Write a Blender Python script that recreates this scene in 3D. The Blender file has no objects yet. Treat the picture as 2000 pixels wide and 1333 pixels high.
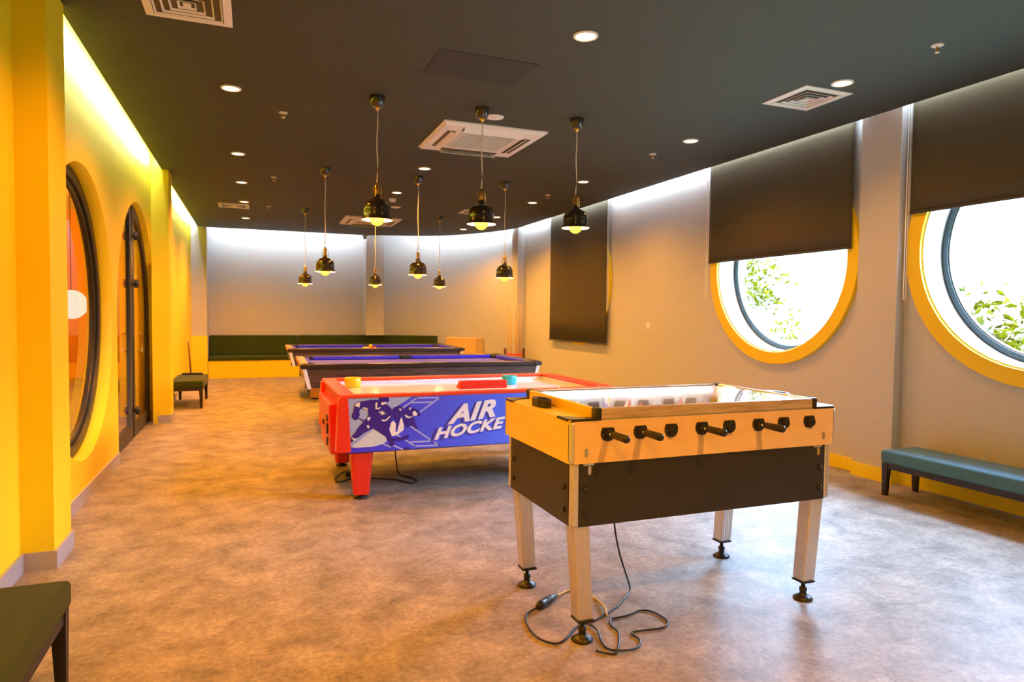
import bpy, bmesh, math, random
from mathutils import Vector, Matrix
random.seed(7)
PI = math.pi
sc = bpy.context.scene
col = sc.collection

# ------------------------------------------------------------------ camera
cam_d = bpy.data.cameras.new('camera')
cam = bpy.data.objects.new('camera', cam_d)
col.objects.link(cam)
YAW, PITCH, ROLL, FPX, CAMH = 0.3729, 0.0391, -0.0107, 1300.0, 1.4
fw = Vector((math.sin(YAW)*math.cos(PITCH), math.cos(YAW)*math.cos(PITCH), -math.sin(PITCH)))
rt = Vector((math.cos(YAW), -math.sin(YAW), 0))
dn = fw.cross(rt)
r2 = math.cos(ROLL)*rt + math.sin(ROLL)*dn
d2 = -math.sin(ROLL)*rt + math.cos(ROLL)*dn
m3 = Matrix((r2, -d2, -fw)).transposed()
cam.matrix_world = Matrix.Translation((0, 0, CAMH)) @ m3.to_4x4()
cam_d.sensor_width = 36.0
cam_d.lens = FPX/2000*36
cam_d.clip_start = 0.05
cam_d.dof.use_dof = True
cam_d.dof.focus_distance = 2.9
cam_d.dof.aperture_fstop = 5.6
sc.camera = cam

# ------------------------------------------------------------------ world, exposure, daylight
SKY = 76.0
WARM = (1.0, 0.34, 0.022)
w = bpy.data.worlds.new('sky')
sc.world = w
w.use_nodes = True
nt = w.node_tree
bg = nt.nodes['Background']
bg.inputs[0].default_value = (0.42, 0.66, 1.0, 1)
bg.inputs[1].default_value = SKY
sc.view_settings.view_transform = 'Standard'
sc.view_settings.look = 'None'
sc.view_settings.gamma = 1
sc.view_settings.use_curve_mapping = False
sc.view_settings.exposure = 0.0
sc.cycles.max_bounces = 8
sc.cycles.diffuse_bounces = 5
sc.cycles.transparent_max_bounces = 12
sc.cycles.caustics_reflective = False
sc.cycles.caustics_refractive = False
sc.cycles.sample_clamp_indirect = 6.0
WIN_Y = [2.965, 5.52, 10.0]
WIN_Z = 1.96
for wy in WIN_Y[:2]:                      # daylight entering through the round windows (portals guide the sky light)
    ld = bpy.data.lights.new('window_daylight', 'AREA')
    ld.shape = 'RECTANGLE'; ld.size = 2.1; ld.size_y = 2.1
    ld.cycles.is_portal = True
    lo = bpy.data.objects.new('window_daylight', ld); col.objects.link(lo)
    lo.location = (5.52, wy, WIN_Z); lo.rotation_euler = (0, PI/2, 0)

# ------------------------------------------------------------------ materials
def hexl(r, g, b): return (r, g, b, 1)
def mat(name, c, rough=.6, metal=0., var=.08, nscale=8., bump=0., bscale=60., c2=None, spec=.5, coat=0., sheen=0.):
    m = bpy.data.materials.new(name); m.use_nodes = True
    n = m.node_tree.nodes; l = m.node_tree.links
    p = n['Principled BSDF']
    p.inputs['Roughness'].default_value = rough
    p.inputs['Metallic'].default_value = metal
    p.inputs['Specular IOR Level'].default_value = spec
    p.inputs['Coat Weight'].default_value = coat
    p.inputs['Sheen Weight'].default_value = sheen
    tc = n.new('ShaderNodeTexCoord')
    nz = n.new('ShaderNodeTexNoise'); nz.inputs['Scale'].default_value = nscale; nz.inputs['Detail'].default_value = 4
    l.new(tc.outputs['Object'], nz.inputs['Vector'])
    mx = n.new('ShaderNodeMix'); mx.data_type = 'RGBA'
    a = tuple(x*(1-var) for x in c); b = c2 if c2 else tuple(min(1, x*(1+var)) for x in c)
    mx.inputs[6].default_value = (*a, 1); mx.inputs[7].default_value = (*b, 1)
    l.new(nz.outputs['Fac'], mx.inputs[0]); l.new(mx.outputs[2], p.inputs['Base Color'])
    if bump:
        n2 = n.new('ShaderNodeTexNoise'); n2.inputs['Scale'].default_value = bscale; n2.inputs['Detail'].default_value = 3
        l.new(tc.outputs['Object'], n2.inputs['Vector'])
        bp = n.new('ShaderNodeBump'); bp.inputs['Strength'].default_value = bump; bp.inputs['Distance'].default_value = .01
        l.new(n2.outputs['Fac'], bp.inputs['Height']); l.new(bp.outputs[0], p.inputs['Normal'])
    return m
def wood(name, c, c2, axis='X', scale=1., rough=.4):
    m = bpy.data.materials.new(name); m.use_nodes = True
    n = m.node_tree.nodes; l = m.node_tree.links; p = n['Principled BSDF']
    p.inputs['Roughness'].default_value = rough
    tc = n.new('ShaderNodeTexCoord'); mp = n.new('ShaderNodeMapping')
    s = {'X': (1.2, 14, 14), 'Y': (14, 1.2, 14), 'Z': (14, 14, 1.2)}[axis]
    mp.inputs['Scale'].default_value = tuple(q*scale for q in s)
    nz = n.new('ShaderNodeTexNoise'); nz.inputs['Scale'].default_value = 3; nz.inputs['Detail'].default_value = 6; nz.inputs['Distortion'].default_value = .6
    cr = n.new('ShaderNodeValToRGB')
    cr.color_ramp.elements[0].position = .35; cr.color_ramp.elements[0].color = (*c, 1)
    cr.color_ramp.elements[1].position = .65; cr.color_ramp.elements[1].color = (*c2, 1)
    l.new(tc.outputs['Object'], mp.inputs[0]); l.new(mp.outputs[0], nz.inputs['Vector'])
    l.new(nz.outputs['Fac'], cr.inputs[0]); l.new(cr.outputs[0], p.inputs['Base Color'])
    return m
def emit(name, c, s):
    m = bpy.data.materials.new(name); m.use_nodes = True
    n = m.node_tree.nodes; l = m.node_tree.links
    n.remove(n['Principled BSDF'])
    e = n.new('ShaderNodeEmission'); e.inputs[0].default_value = (*c, 1); e.inputs[1].default_value = s
    l.new(e.outputs[0], n['Material Output'].inputs[0])
    return m
def glassy(name, tint=(1, 1, 1), refl=.12, rough=.0, fres=True, ior=1.45):
    m = bpy.data.materials.new(name); m.use_nodes = True
    n = m.node_tree.nodes; l = m.node_tree.links
    n.remove(n['Principled BSDF'])
    t = n.new('ShaderNodeBsdfTransparent'); t.inputs[0].default_value = (*tint, 1)
    g = n.new('ShaderNodeBsdfGlossy'); g.inputs['Roughness'].default_value = rough
    x = n.new('ShaderNodeMixShader')
    if fres:                                   # Schlick reflectance, the same from both sides of the sheet
        f = n.new('ShaderNodeLayerWeight'); f.inputs[0].default_value = .5
        pw = n.new('ShaderNodeMath'); pw.operation = 'POWER'; pw.inputs[1].default_value = 5
        ma = n.new('ShaderNodeMath'); ma.operation = 'MULTIPLY_ADD'; ma.inputs[1].default_value = .92; ma.inputs[2].default_value = .06
        l.new(f.outputs['Facing'], pw.inputs[0]); l.new(pw.outputs[0], ma.inputs[0]); l.new(ma.outputs[0], x.inputs[0])
    else: x.inputs[0].default_value = refl
    l.new(t.outputs[0], x.inputs[1]); l.new(g.outputs[0], x.inputs[2])
    l.new(x.outputs[0], n['Material Output'].inputs[0])
    return m
def floor_mat():
    m = bpy.data.materials.new('vinyl_floor'); m.use_nodes = True
    n = m.node_tree.nodes; l = m.node_tree.links; p = n['Principled BSDF']
    tc = n.new('ShaderNodeTexCoord')
    mp = n.new('ShaderNodeMapping'); mp.inputs['Scale'].default_value = (1.0, 1.0, 1)
    n1 = n.new('ShaderNodeTexNoise'); n1.inputs['Scale'].default_value = 4.2; n1.inputs['Detail'].default_value = 9; n1.inputs['Roughness'].default_value = .68; n1.inputs['Distortion'].default_value = .35
    n2 = n.new('ShaderNodeTexNoise'); n2.inputs['Scale'].default_value = 38; n2.inputs['Detail'].default_value = 6; n2.inputs['Roughness'].default_value = .7
    l.new(tc.outputs['Object'], mp.inputs[0])
    l.new(mp.outputs[0], n1.inputs['Vector']); l.new(mp.outputs[0], n2.inputs['Vector'])
    c1 = n.new('ShaderNodeValToRGB')
    c1.color_ramp.elements[0].position = .30; c1.color_ramp.elements[0].color = (.19, .175, .155, 1)
    c1.color_ramp.elements[1].position = .70; c1.color_ramp.elements[1].color = (.52, .478, .43, 1)
    c2 = n.new('ShaderNodeValToRGB')
    c2.color_ramp.elements[0].position = .35; c2.color_ramp.elements[0].color = (.62, .62, .62, 1)
    c2.color_ramp.elements[1].position = .65; c2.color_ramp.elements[1].color = (1, 1, 1, 1)
    mx = n.new('ShaderNodeMix'); mx.data_type = 'RGBA'; mx.blend_type = 'MULTIPLY'; mx.inputs[0].default_value = 1
    l.new(n1.outputs['Fac'], c1.inputs[0]); l.new(n2.outputs['Fac'], c2.inputs[0])
    l.new(c1.outputs[0], mx.inputs[6]); l.new(c2.outputs[0], mx.inputs[7]); l.new(mx.outputs[2], p.inputs['Base Color'])
    p.inputs['Roughness'].default_value = .5
    p.inputs['Specular IOR Level'].default_value = .20
    bp = n.new('ShaderNodeBump'); bp.inputs['Strength'].default_value = .08; bp.inputs['Distance'].default_value = .004
    l.new(n2.outputs['Fac'], bp.inputs['Height']); l.new(bp.outputs[0], p.inputs['Normal'])
    return m
M = {}
M['floor'] = floor_mat()
M['yellow'] = mat('yellow_paint', (.92, .77, .010), .55, var=.03, nscale=2)
M['greywall'] = mat('grey_wallcovering', (.55, .565, .575), .75, var=.05, nscale=40, bump=.25, bscale=120)
M['ceiling'] = mat('dark_ceiling_paint', (.040, .044, .031), .8, var=.06, nscale=30, bump=.1, bscale=150)
M['slab'] = mat('white_plaster', (.75, .75, .75), .8, var=.03)
M['base_grey'] = mat('grey_skirting', (.42, .40, .42), .5, var=.04)
M['blind'] = mat('blind_fabric', (.060, .049, .022), .9, var=.08, nscale=90, bump=.15, bscale=300)
M['blind_bar'] = mat('blind_hem', (.035, .03, .026), .7)
M['ring'] = mat('yellow_ring_paint', (.90, .66, .012), .45, var=.03)
M['white'] = mat('white_plastic', (.88, .87, .84), .45, var=.03)
M['reveal'] = mat('white_reveal_paint', (.85, .85, .85), .5, var=.02)
M['frame'] = mat('dark_green_frame', (.006, .014, .010), .35, var=.05)
M['black'] = mat('black_plastic', (.013, .013, .014), .38, var=.1)
M['blackmatt'] = mat('black_laminate', (.022, .021, .02), .45, var=.15, nscale=140, bump=.05, bscale=250)
M['alu'] = mat('brushed_aluminium', (.80, .79, .78), .36, metal=.85, var=.06, nscale=30)
def grooved():
    m = mat('grooved_profile', (.80, .79, .78), .36, metal=.85, var=.04, nscale=30)
    n = m.node_tree.nodes; l = m.node_tree.links
    tc = n.new('ShaderNodeTexCoord'); wv = n.new('ShaderNodeTexWave'); wv.wave_type = 'BANDS'; wv.bands_direction = 'DIAGONAL'
    mp = n.new('ShaderNodeMapping'); mp.inputs['Scale'].default_value = (1, 1, 0)
    wv.inputs['Scale'].default_value = 52; wv.inputs['Distortion'].default_value = 0
    bp = n.new('ShaderNodeBump'); bp.inputs['Strength'].default_value = .5; bp.inputs['Distance'].default_value = .004
    l.new(tc.outputs['Object'], mp.inputs[0]); l.new(mp.outputs[0], wv.inputs['Vector']); l.new(wv.outputs['Fac'], bp.inputs['Height'])
    l.new(bp.outputs[0], n['Principled BSDF'].inputs['Normal'])
    return m
M['grooved'] = grooved()
M['alu_dark'] = mat('grooved_aluminium', (.45, .43, .42), .4, metal=.6, var=.06)
M['grille_dark'] = mat('dark_filter', (.10, .08, .04), .8, var=.1)
M['chrome'] = mat('chrome', (.8, .8, .8), .15, metal=1, var=.02)
M['beech'] = wood('beech_laminate', (.86, .62, .34), (.90, .68, .40), 'X', .8, .42)
M['beech_yellow_bounce'] = wood('beech_laminate_yellow_bounce', (.88, .68, .12), (.92, .74, .15), 'Y', .8, .42)  # table ends: yellow bounce from the left wall mixed into the beech colour
M['railwood'] = wood('grey_oak_rail', (.36, .29, .22), (.56, .48, .40), 'X', 1.6, .4)
M['field'] = mat('white_playfield', (.85, .85, .85), .3, var=.02)
M['red'] = mat('red_lacquer', (.78, .025, .008), .35, var=.04, coat=.3)
M['orange_red'] = mat('red_rim_plastic', (.80, .06, .015), .35, var=.05, coat=.2)
M['ahfield'] = mat('white_gloss_top', (.82, .80, .78), .12, var=.02)
M['teal'] = mat('teal_plastic', (.02, .40, .55), .3, var=.05)
M['yplastic'] = mat('yellow_plastic', (.9, .62, .01), .3, var=.03)
M['indigo'] = mat('indigo_ink', (.035, .006, .30), .5, var=.05)
M['purple_ink'] = mat('purple_ink', (.09, .06, .62), .5, var=.03)
M['white_ink'] = mat('white_ink', (.88, .88, .88), .5, var=.02)
M['ice_ink'] = mat('pale_ice_ink', (.62, .74, .86), .5, var=.08, nscale=25)
M['light_ink'] = mat('light_blue_ink', (.36, .50, .86), .5, var=.05)
M['line_ink'] = mat('line_blue_ink', (.42, .48, .92), .5, var=.03)
M['cloth'] = mat('blue_billiard_cloth', (.035, .028, .85), .9, var=.05, nscale=200)
M['cloth_bed'] = mat('violet_blue_bed_cloth', (.085, .085, .95), .9, var=.05, nscale=200)
M['poolwood'] = wood('dark_walnut', (.035, .016, .008), (.10, .05, .028), 'X', 1., .45)
M['poolrim'] = wood('dark_rail', (.016, .010, .007), (.03, .018, .012), 'X', 1., .32)
M['poolend'] = wood('amber_rail', (.34, .17, .06), (.42, .22, .09), 'Y', 1., .4)
M['trim_white'] = mat('white_corner_trim', (.8, .8, .78), .35, var=.02)
M['green'] = mat('green_velvet', (.034, .054, .010), .95, var=.2, nscale=14, spec=.15, sheen=.08)
M['bluegreen'] = mat('teal_velvet', (.055, .16, .23), .9, var=.15, nscale=14, spec=.2, sheen=.15)
M['darkwood'] = mat('black_stained_wood', (.012, .009, .008), .45, var=.2)
M['brass'] = mat('brass', (.85, .55, .15), .25, metal=1, var=.03)
M['shade'] = mat('black_enamel', (.022, .018, .016), .22, var=.05, coat=.4)
M['shade_in'] = mat('cream_enamel', (.8, .72, .6), .5, var=.02)
M['cordw'] = mat('pale_cord', (.75, .70, .60), .6, var=.02)
M['leaf'] = mat('leaf_green', (.060, .058, .0008), .8, var=.35, nscale=3, c2=(.095, .08, .0012), spec=.02)
M['bark'] = mat('bark', (.12, .09, .06), .8, var=.2)
M['paving'] = mat('pale_paving', (.30, .32, .20), .8, var=.05)
M['cue'] = wood('maple_cue', (.80, .40, .09), (.88, .46, .12), 'Z', 1., .35)
M['cuebutt'] = mat('cue_butt', (.10, .035, .02), .35, var=.1)
M['yellow_cable'] = mat('yellow_cable_rubber', (.75, .50, .05), .5, var=.03)
M['orange_wall'] = mat('orange_panel', (.90, .42, .03), .6, var=.03)
M['glass'] = glassy('clear_glass', (.98, 1, .99))
M['tableglass'] = glassy('table_glass', (.96, .98, .97), ior=1.5)
M['bulb'] = None
def bulb_mat():
    m = bpy.data.materials.new('amber_bulb'); m.use_nodes = True
    n = m.node_tree.nodes; l = m.node_tree.links
    n.remove(n['Principled BSDF'])
    t = n.new('ShaderNodeBsdfTransparent'); t.inputs[0].default_value = (1, .8, .4, 1)
    e = n.new('ShaderNodeEmission'); e.inputs[0].default_value = (1, .66, .10, 1); e.inputs[1].default_value = 2.2
    x = n.new('ShaderNodeMixShader'); x.inputs[0].default_value = .55
    l.new(t.outputs[0], x.inputs[1]); l.new(e.outputs[0], x.inputs[2]); l.new(x.outputs[0], n['Material Output'].inputs[0])
    return m
M['bulb'] = bulb_mat()
M['filament'] = emit('glowing_filament', (1, .85, .5), 60)
M['downlight'] = emit('downlight_lens', (1, .74, .36), 9)
M['cove'] = emit('cove_led', (.80, .90, 1.0), 60)
M['cove_back'] = emit('cove_led_back', (.80, .90, 1.0), 55)
M['cove_left'] = emit('cove_led_left', (.88, .93, 1.0), 130)
M['globe'] = emit('globe_glow', (1, .86, .66), 1.3)
M['fieldled'] = emit('field_led', (.93, .97, 1.0), 300)
M['ahled'] = emit('table_led', (.70, .45, 1.0), 1.6)

# ------------------------------------------------------------------ mesh helpers
def box(bm, x0, x1, y0, y1, z0, z1):
    vs = [bm.verts.new((x, y, z)) for z in (z0, z1) for y in (y0, y1) for x in (x0, x1)]
    for f in ((0, 2, 3, 1), (4, 5, 7, 6), (0, 1, 5, 4), (2, 6, 7, 3), (0, 4, 6, 2), (1, 3, 7, 5)):
        bm.faces.new([vs[i] for i in f])
    return vs
def loft(bm, rings, cap=True):
    R = [[bm.verts.new(p) for p in r] for r in rings]
    n = len(R[0])
    for a, b in zip(R[:-1], R[1:]):
        for i in range(n):
            bm.faces.new((a[i], a[(i+1) % n], b[(i+1) % n], b[i]))
    if cap:
        bm.faces.new(R[0][::-1]); bm.faces.new(R[-1])
def lathe(bm, prof, n=24, cx=0, cy=0, cap=False):
    loft(bm, [[(cx+r*math.cos(2*PI*i/n), cy+r*math.sin(2*PI*i/n), z) for i in range(n)] for r, z in prof], cap)
def tube(bm, pts, r, n=8, cap=True):
    P = [Vector(p) for p in pts]
    rings = []
    up = Vector((0, 0, 1))
    for i, p in enumerate(P):
        d = (P[min(i+1, len(P)-1)]-P[max(i-1, 0)]).normalized()
        a = d.cross(up)
        if a.length < .05: a = d.cross(Vector((1, 0, 0)))
        a.normalize(); b = d.cross(a)
        rr = r[i] if isinstance(r, (list, tuple)) else r
        rings.append([p+rr*(math.cos(2*PI*k/n)*a+math.sin(2*PI*k/n)*b) for k in range(n)])
    loft(bm, rings, cap)
def smooth_path(pts, seg=6, closed=False):
    P = [Vector(p) for p in pts]; out = []
    n = len(P)
    for i in range(n-1):
        p0 = P[max(i-1, 0)]; p1 = P[i]; p2 = P[i+1]; p3 = P[min(i+2, n-1)]
        for k in range(seg):
            t = k/seg
            out.append(.5*((2*p1)+(-p0+p2)*t+(2*p0-5*p1+4*p2-p3)*t*t+(-p0+3*p1-3*p2+p3)*t**3))
    out.append(P[-1])
    return out
def obj(name, bm, m, parent=None, bevel=0., smooth=False, seg=2):
    me = bpy.data.meshes.new(name)
    bmesh.ops.recalc_face_normals(bm, faces=bm.faces)
    bm.to_mesh(me); bm.free()
    me.materials.append(M[m] if isinstance(m, str) else m)
    if smooth:
        for f in me.polygons: f.use_smooth = True
    o = bpy.data.objects.new(name, me); col.objects.link(o)
    if parent is not None: o.parent = parent
    if bevel:
        b = o.modifiers.new('bevel', 'BEVEL'); b.width = bevel; b.segments = seg; b.limit_method = 'ANGLE'
    return o
def bobj(name, dims, m, parent=None, bevel=0.):
    bm = bmesh.new(); box(bm, *dims)
    return obj(name, bm, m, parent, bevel)
def thing(name, label, cat, loc=(0, 0, 0), rz=0., group=None):
    o = bpy.data.objects.new(name, None); col.objects.link(o)
    o.empty_display_size = .1
    o.location = loc; o.rotation_euler = (0, 0, rz)
    o['label'] = label; o['category'] = cat
    if group: o['group'] = group
    return o
def tag(o, label, cat, group=None):
    o['label'] = label; o['category'] = cat
    if group: o['group'] = group
    return o
def struct(o):
    o['kind'] = 'structure'; return o
def dup(root, loc, label, rz=None):
    r = root.copy(); col.objects.link(r); r.location = loc
    if rz is not None: r.rotation_euler = (0, 0, rz)
    r['label'] = label
    for ch in list(root.children):
        c = ch.copy(); col.objects.link(c); c.parent = r
        for g in list(ch.children):
            d = g.copy(); col.objects.link(d); d.parent = c
    return r
def plate(name, outline, holes, m, to3, thick, parent=None):
    """flat plate with holes: outline/holes are 2-D loops, to3 maps (u, v, depth) to xyz."""
    cu = bpy.data.curves.new(name, 'CURVE'); cu.dimensions = '2D'; cu.fill_mode = 'BOTH'; cu.extrude = .5
    for lp in [outline]+holes:
        s = cu.splines.new('POLY'); s.points.add(len(lp)-1); s.use_cyclic_u = True
        for p, q in zip(s.points, lp): p.co = (q[0], q[1], 0, 1)
    co = bpy.data.objects.new(name, cu); col.objects.link(co)
    dg = bpy.context.evaluated_depsgraph_get()
    me = bpy.data.meshes.new_from_object(co.evaluated_get(dg))
    bpy.data.objects.remove(co); bpy.data.curves.remove(cu)
    for v in me.vertices:
        v.co = to3(v.co.x, v.co.y, (v.co.z+.5)*thick)
    bm = bmesh.new(); bm.from_mesh(me); bpy.data.meshes.remove(me)
    bmesh.ops.remove_doubles(bm, verts=bm.verts, dist=1e-5)
    return obj(name, bm, m, parent)
def circle(cx, cy, r, n=96): return [(cx+r*math.cos(2*PI*i/n), cy+r*math.sin(2*PI*i/n)) for i in range(n)]
def annulus(bm, to3, cy, cz, r0, r1, d0, d1, n=96):
    """ring with rectangular section; r0 inner, r1 outer, depth d0..d1"""
    rings = []
    for i in range(n):
        a = 2*PI*i/n; c, s = math.cos(a), math.sin(a)
        rings.append([to3(cy+r*c, cz+r*s, d) for r, d in ((r0, d0), (r1, d0), (r1, d1), (r0, d1))])
    R = [[bm.verts.new(p) for p in r] for r in rings]
    for i in range(n):
        a, b = R[i], R[(i+1) % n]
        for k in range(4): bm.faces.new((a[k], a[(k+1) % 4], b[(k+1) % 4], b[k]))

# ------------------------------------------------------------------ room shell
ZC = 3.15        # dropped ceiling
ZT = 3.45        # slab above the light coves
XL, XR = -1.15, 5.14
struct(bobj('floor', (-4.6, 5.5, -1.75, 16.6, -.12, 0), 'floor'))
struct(bobj('floor.001', (5.5, 45, -30, 45, -.16, -.04), 'paving'))
ceil_edge = [(-1.03, 15.2), (2.4, 15.17), (2.76, 15.0), (3.45, 14.78), (4.03, 14.42), (4.36, 14.02), (4.62, 13.58), (4.84, 13.1), (4.97, 12.6), (5.0, 12.3)]
ce = [(p.x, p.y) for p in smooth_path([(a, b, 0) for a, b in ceil_edge[1:]], 5)]
outl = [(5.0, -1.6), (5.0, 12.3)] + ce[::-1] + [(-1.03, 15.2), (-1.03, -1.6)]
ceiling = struct(plate('ceiling', outl, [], 'ceiling', lambda u, v, d: (u, v, ZC+d), .07))
slab = struct(bobj('ceiling.001', (-4.6, 5.6, -1.75, 16.6, ZT, ZT+.12), 'slab'))

# left wall with round opening and arched doorway
LW_Y, LW_Z, LW_R = 5.73, 1.385, 1.085
DR_Y, DR_Z, DR_R = 8.28, 1.30, 1.27
toL = lambda u, v, d: (XL-d, u, v)
arch = [(DR_Y-DR_R, 0.0), (DR_Y-DR_R, DR_Z)] + [(DR_Y-DR_R*math.cos(a), DR_Z+DR_R*math.sin(a)) for a in [PI*i/40 for i in range(1, 40)]] + [(DR_Y+DR_R, DR_Z), (DR_Y+DR_R, 0.0)]
lw_out = [(-1.75, 0), (DR_Y-DR_R, 0)] + arch[1:-1] + [(DR_Y+DR_R, 0), (16.3, 0), (16.3, ZT), (-1.75, ZT)]
struct(plate('wall_left', lw_out, [circle(LW_Y, LW_Z, LW_R)], 'yellow', toL, .20))
# pillars on the left
struct(bobj('trim_1', (XL, -1.0, 4.21, 4.57, 0, ZT), 'yellow'))
struct(bobj('trim_2', (XL, -.955, 9.30, 9.66, 0, ZT), 'yellow'))
p3 = struct(bobj('trim_3', (XL, -.86, 15.1, 15.75, 0, ZT), 'greywall'))
bobj('post_base', (XL+.001, -.855, 15.09, 15.2, 0, .9), 'yellow', p3)
# baseboards left
bl = struct(bobj('baseboard_left', (XL, XL+.015, -1.6, 4.21, 0, .10), 'base_grey'))
for d in ((XL, XL+.015, 4.57, DR_Y-DR_R-.02, 0, .10), (-1.0, -.985, 4.21, 4.57, 0, .10), (XL+.015, -.985, 4.195, 4.21, 0, .10),
          (-.955, -.94, 9.30, 9.66, 0, .10), (-1.09, -.94, 9.285, 9.30, 0, .10), (XL, XL+.015, 9.66, 15.1, 0, .10)):
    bobj('board', d, 'base_grey', bl)
# right wall with three round windows
toR = lambda u, v, d: (XR+d, u, v)
struct(plate('wall_right', [(-1.75, 0), (12.9, 0), (12.9, ZT), (-1.75, ZT)], [circle(y, WIN_Z, .925) for y in WIN_Y], 'greywall', toR, .34))
# back wall: straight bay, pillar, curved bay
wpts = [(p.x, p.y) for p in smooth_path([(2.4, 15.72, 0), (3.0, 15.62, 0), (3.7, 15.30, 0), (4.3, 14.80, 0), (4.75, 14.15, 0), (5.02, 13.4, 0), (5.14, 12.8, 0)], 6)]
bm = bmesh.new()
path = [(XL, 15.72), (0.6, 15.72)] + wpts
vsb = [[bm.verts.new((x, y, z)) for (x, y) in path] for z in (0, ZT)]
for i in range(len(path)-1): bm.faces.new((vsb[0][i], vsb[0][i+1], vsb[1][i+1], vsb[1][i]))
wb = obj('wall_back', bm, 'greywall')
so = wb.modifiers.new('thick', 'SOLIDIFY'); so.thickness = .2; so.offset = 1
struct(wb)
struct(bobj('trim_4', (2.42, 2.82, 15.28, 15.75, .905, ZT), 'greywall'))
struct(bobj('trim_5', (4.99, XR, 12.49, 12.80, 0, ZT), 'greywall'))
t6 = struct(bobj('trim_6', (5.04, XR+.02, 4.04, 4.43, 0, ZT), 'greywall'))
struct(bobj('wall_front', (-4.6, 5.5, -1.8, -1.6, 0, ZT), 'yellow'))
br = struct(bobj('baseboard_right', (XR-.016, XR, 4.43, 12.49, 0, .115), 'yellow'))
for d in ((5.024, 5.04, 4.04, 4.43, 0, .115), (5.024, XR-.016, 4.024, 4.04, 0, .115), (XR-.016, XR, -1.6, 4.024, 0, .115)):
    bobj('board', d, 'yellow', br)
# cove LED strips, hidden behind the ceiling edge, lighting the wall tops
def strip(dims, m='cove'): bobj('led_strip', dims, m, ceiling)
for a, b in ((4.60, 9.28), (9.68, 15.05)): strip((-1.045, -1.035, a, b, ZC+.085, ZC+.125), 'cove_left')
for a, b in ((-1.5, 4.02), (4.45, 12.45)): strip((5.005, 5.015, a, b, ZC+.085, ZC+.125))
strip((-.84, 2.37, 15.21, 15.22, ZC+.085, ZC+.145), 'cove_back')
bm = bmesh.new()
cpt = [p for p in ce if p[0] > 2.8]
Rr = []
for i, p in enumerate(cpt):
    q = cpt[min(i+1, len(cpt)-1)]; o_ = cpt[max(i-1, 0)]
    d = Vector((q[0]-o_[0], q[1]-o_[1], 0)).normalized(); nn = Vector((-d.y, d.x, 0))
    if nn.y < 0 and nn.x < 0: nn = -nn
    b0 = Vector((p[0], p[1], ZC+.09))
    Rr.append([b0+nn*.01, b0+nn*.02, b0+nn*.02+Vector((0, 0, .05)), b0+nn*.01+Vector((0, 0, .05))])
loft(bm, Rr)
obj('led_strip', bm, 'cove_back', ceiling)

# neighbouring lounge seen through the round opening and doorway
struct(bobj('wall_lounge', (-4.6, -4.4, -1.6, 16.3, 0, ZT), 'yellow'))
for y0, y1, z0, z1, m in ((7.5, 9.2, 0, 1.15, 'poolend'), (9.6, 16.0, 1.7, 3.3, 'orange_wall')):
    bobj('wall_panel', (-4.4, -4.36, y0, y1, z0, z1), m, bpy.data.objects['wall_lounge'])
struct(bobj('wall_lounge_end', (-4.4, -1.45, 16.0, 16.3, 0, ZT), 'orange_wall'))

# ------------------------------------------------------------------ windows
for i, wy in enumerate(WIN_Y):
    root = bpy.data.objects.new('window_%d' % (i+1), None); col.objects.link(root)
    root.location = (XR, wy, WIN_Z); root['kind'] = 'structure'
    tw = lambda u, v, d: (d, u, v)
    bm = bmesh.new(); annulus(bm, tw, 0, 0, .92, 1.045, -.045, .0); obj('ring_surround', bm, 'ring', root, .004)
    bm = bmesh.new(); annulus(bm, tw, 0, 0, .905, .924, -.02, .34); obj('reveal', bm, 'reveal', root)
    bm = bmesh.new(); annulus(bm, tw, 0, 0, .855, .905, .19, .25); obj('window_frame', bm, 'frame', root, .005)
    bm = bmesh.new(); annulus(bm, tw, 0, 0, .845, .857, .205, .235); obj('inner_bead', bm, 'alu_dark', root)
    bm = bmesh.new(); vs = [bm.verts.new((.205, .85*math.cos(2*PI*k/96), .85*math.sin(2*PI*k/96))) for k in range(96)]; bm.faces.new(vs)
    obj('pane', bm, 'glass', root)
# round opening in the left wall
root = bpy.data.objects.new('window_4', None); col.objects.link(root); root.location = (XL, LW_Y, LW_Z); root['kind'] = 'structure'
tl = lambda u, v, d: (-d, u, v)
bm = bmesh.new(); annulus(bm, tl, 0, 0, 1.00, LW_R, .09, .17); obj('window_frame', bm, 'black', root, .012)
bm = bmesh.new(); annulus(bm, tl, 0, 0, .955, 1.0, .115, .15); obj('inner_bead', bm, 'black', root, .008)
bm = bmesh.new(); vs = [bm.verts.new((-.13, .96*math.cos(2*PI*k/96), .96*math.sin(2*PI*k/96))) for k in range(96)]; bm.faces.new(vs)
obj('pane', bm, 'glass', root)
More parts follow.
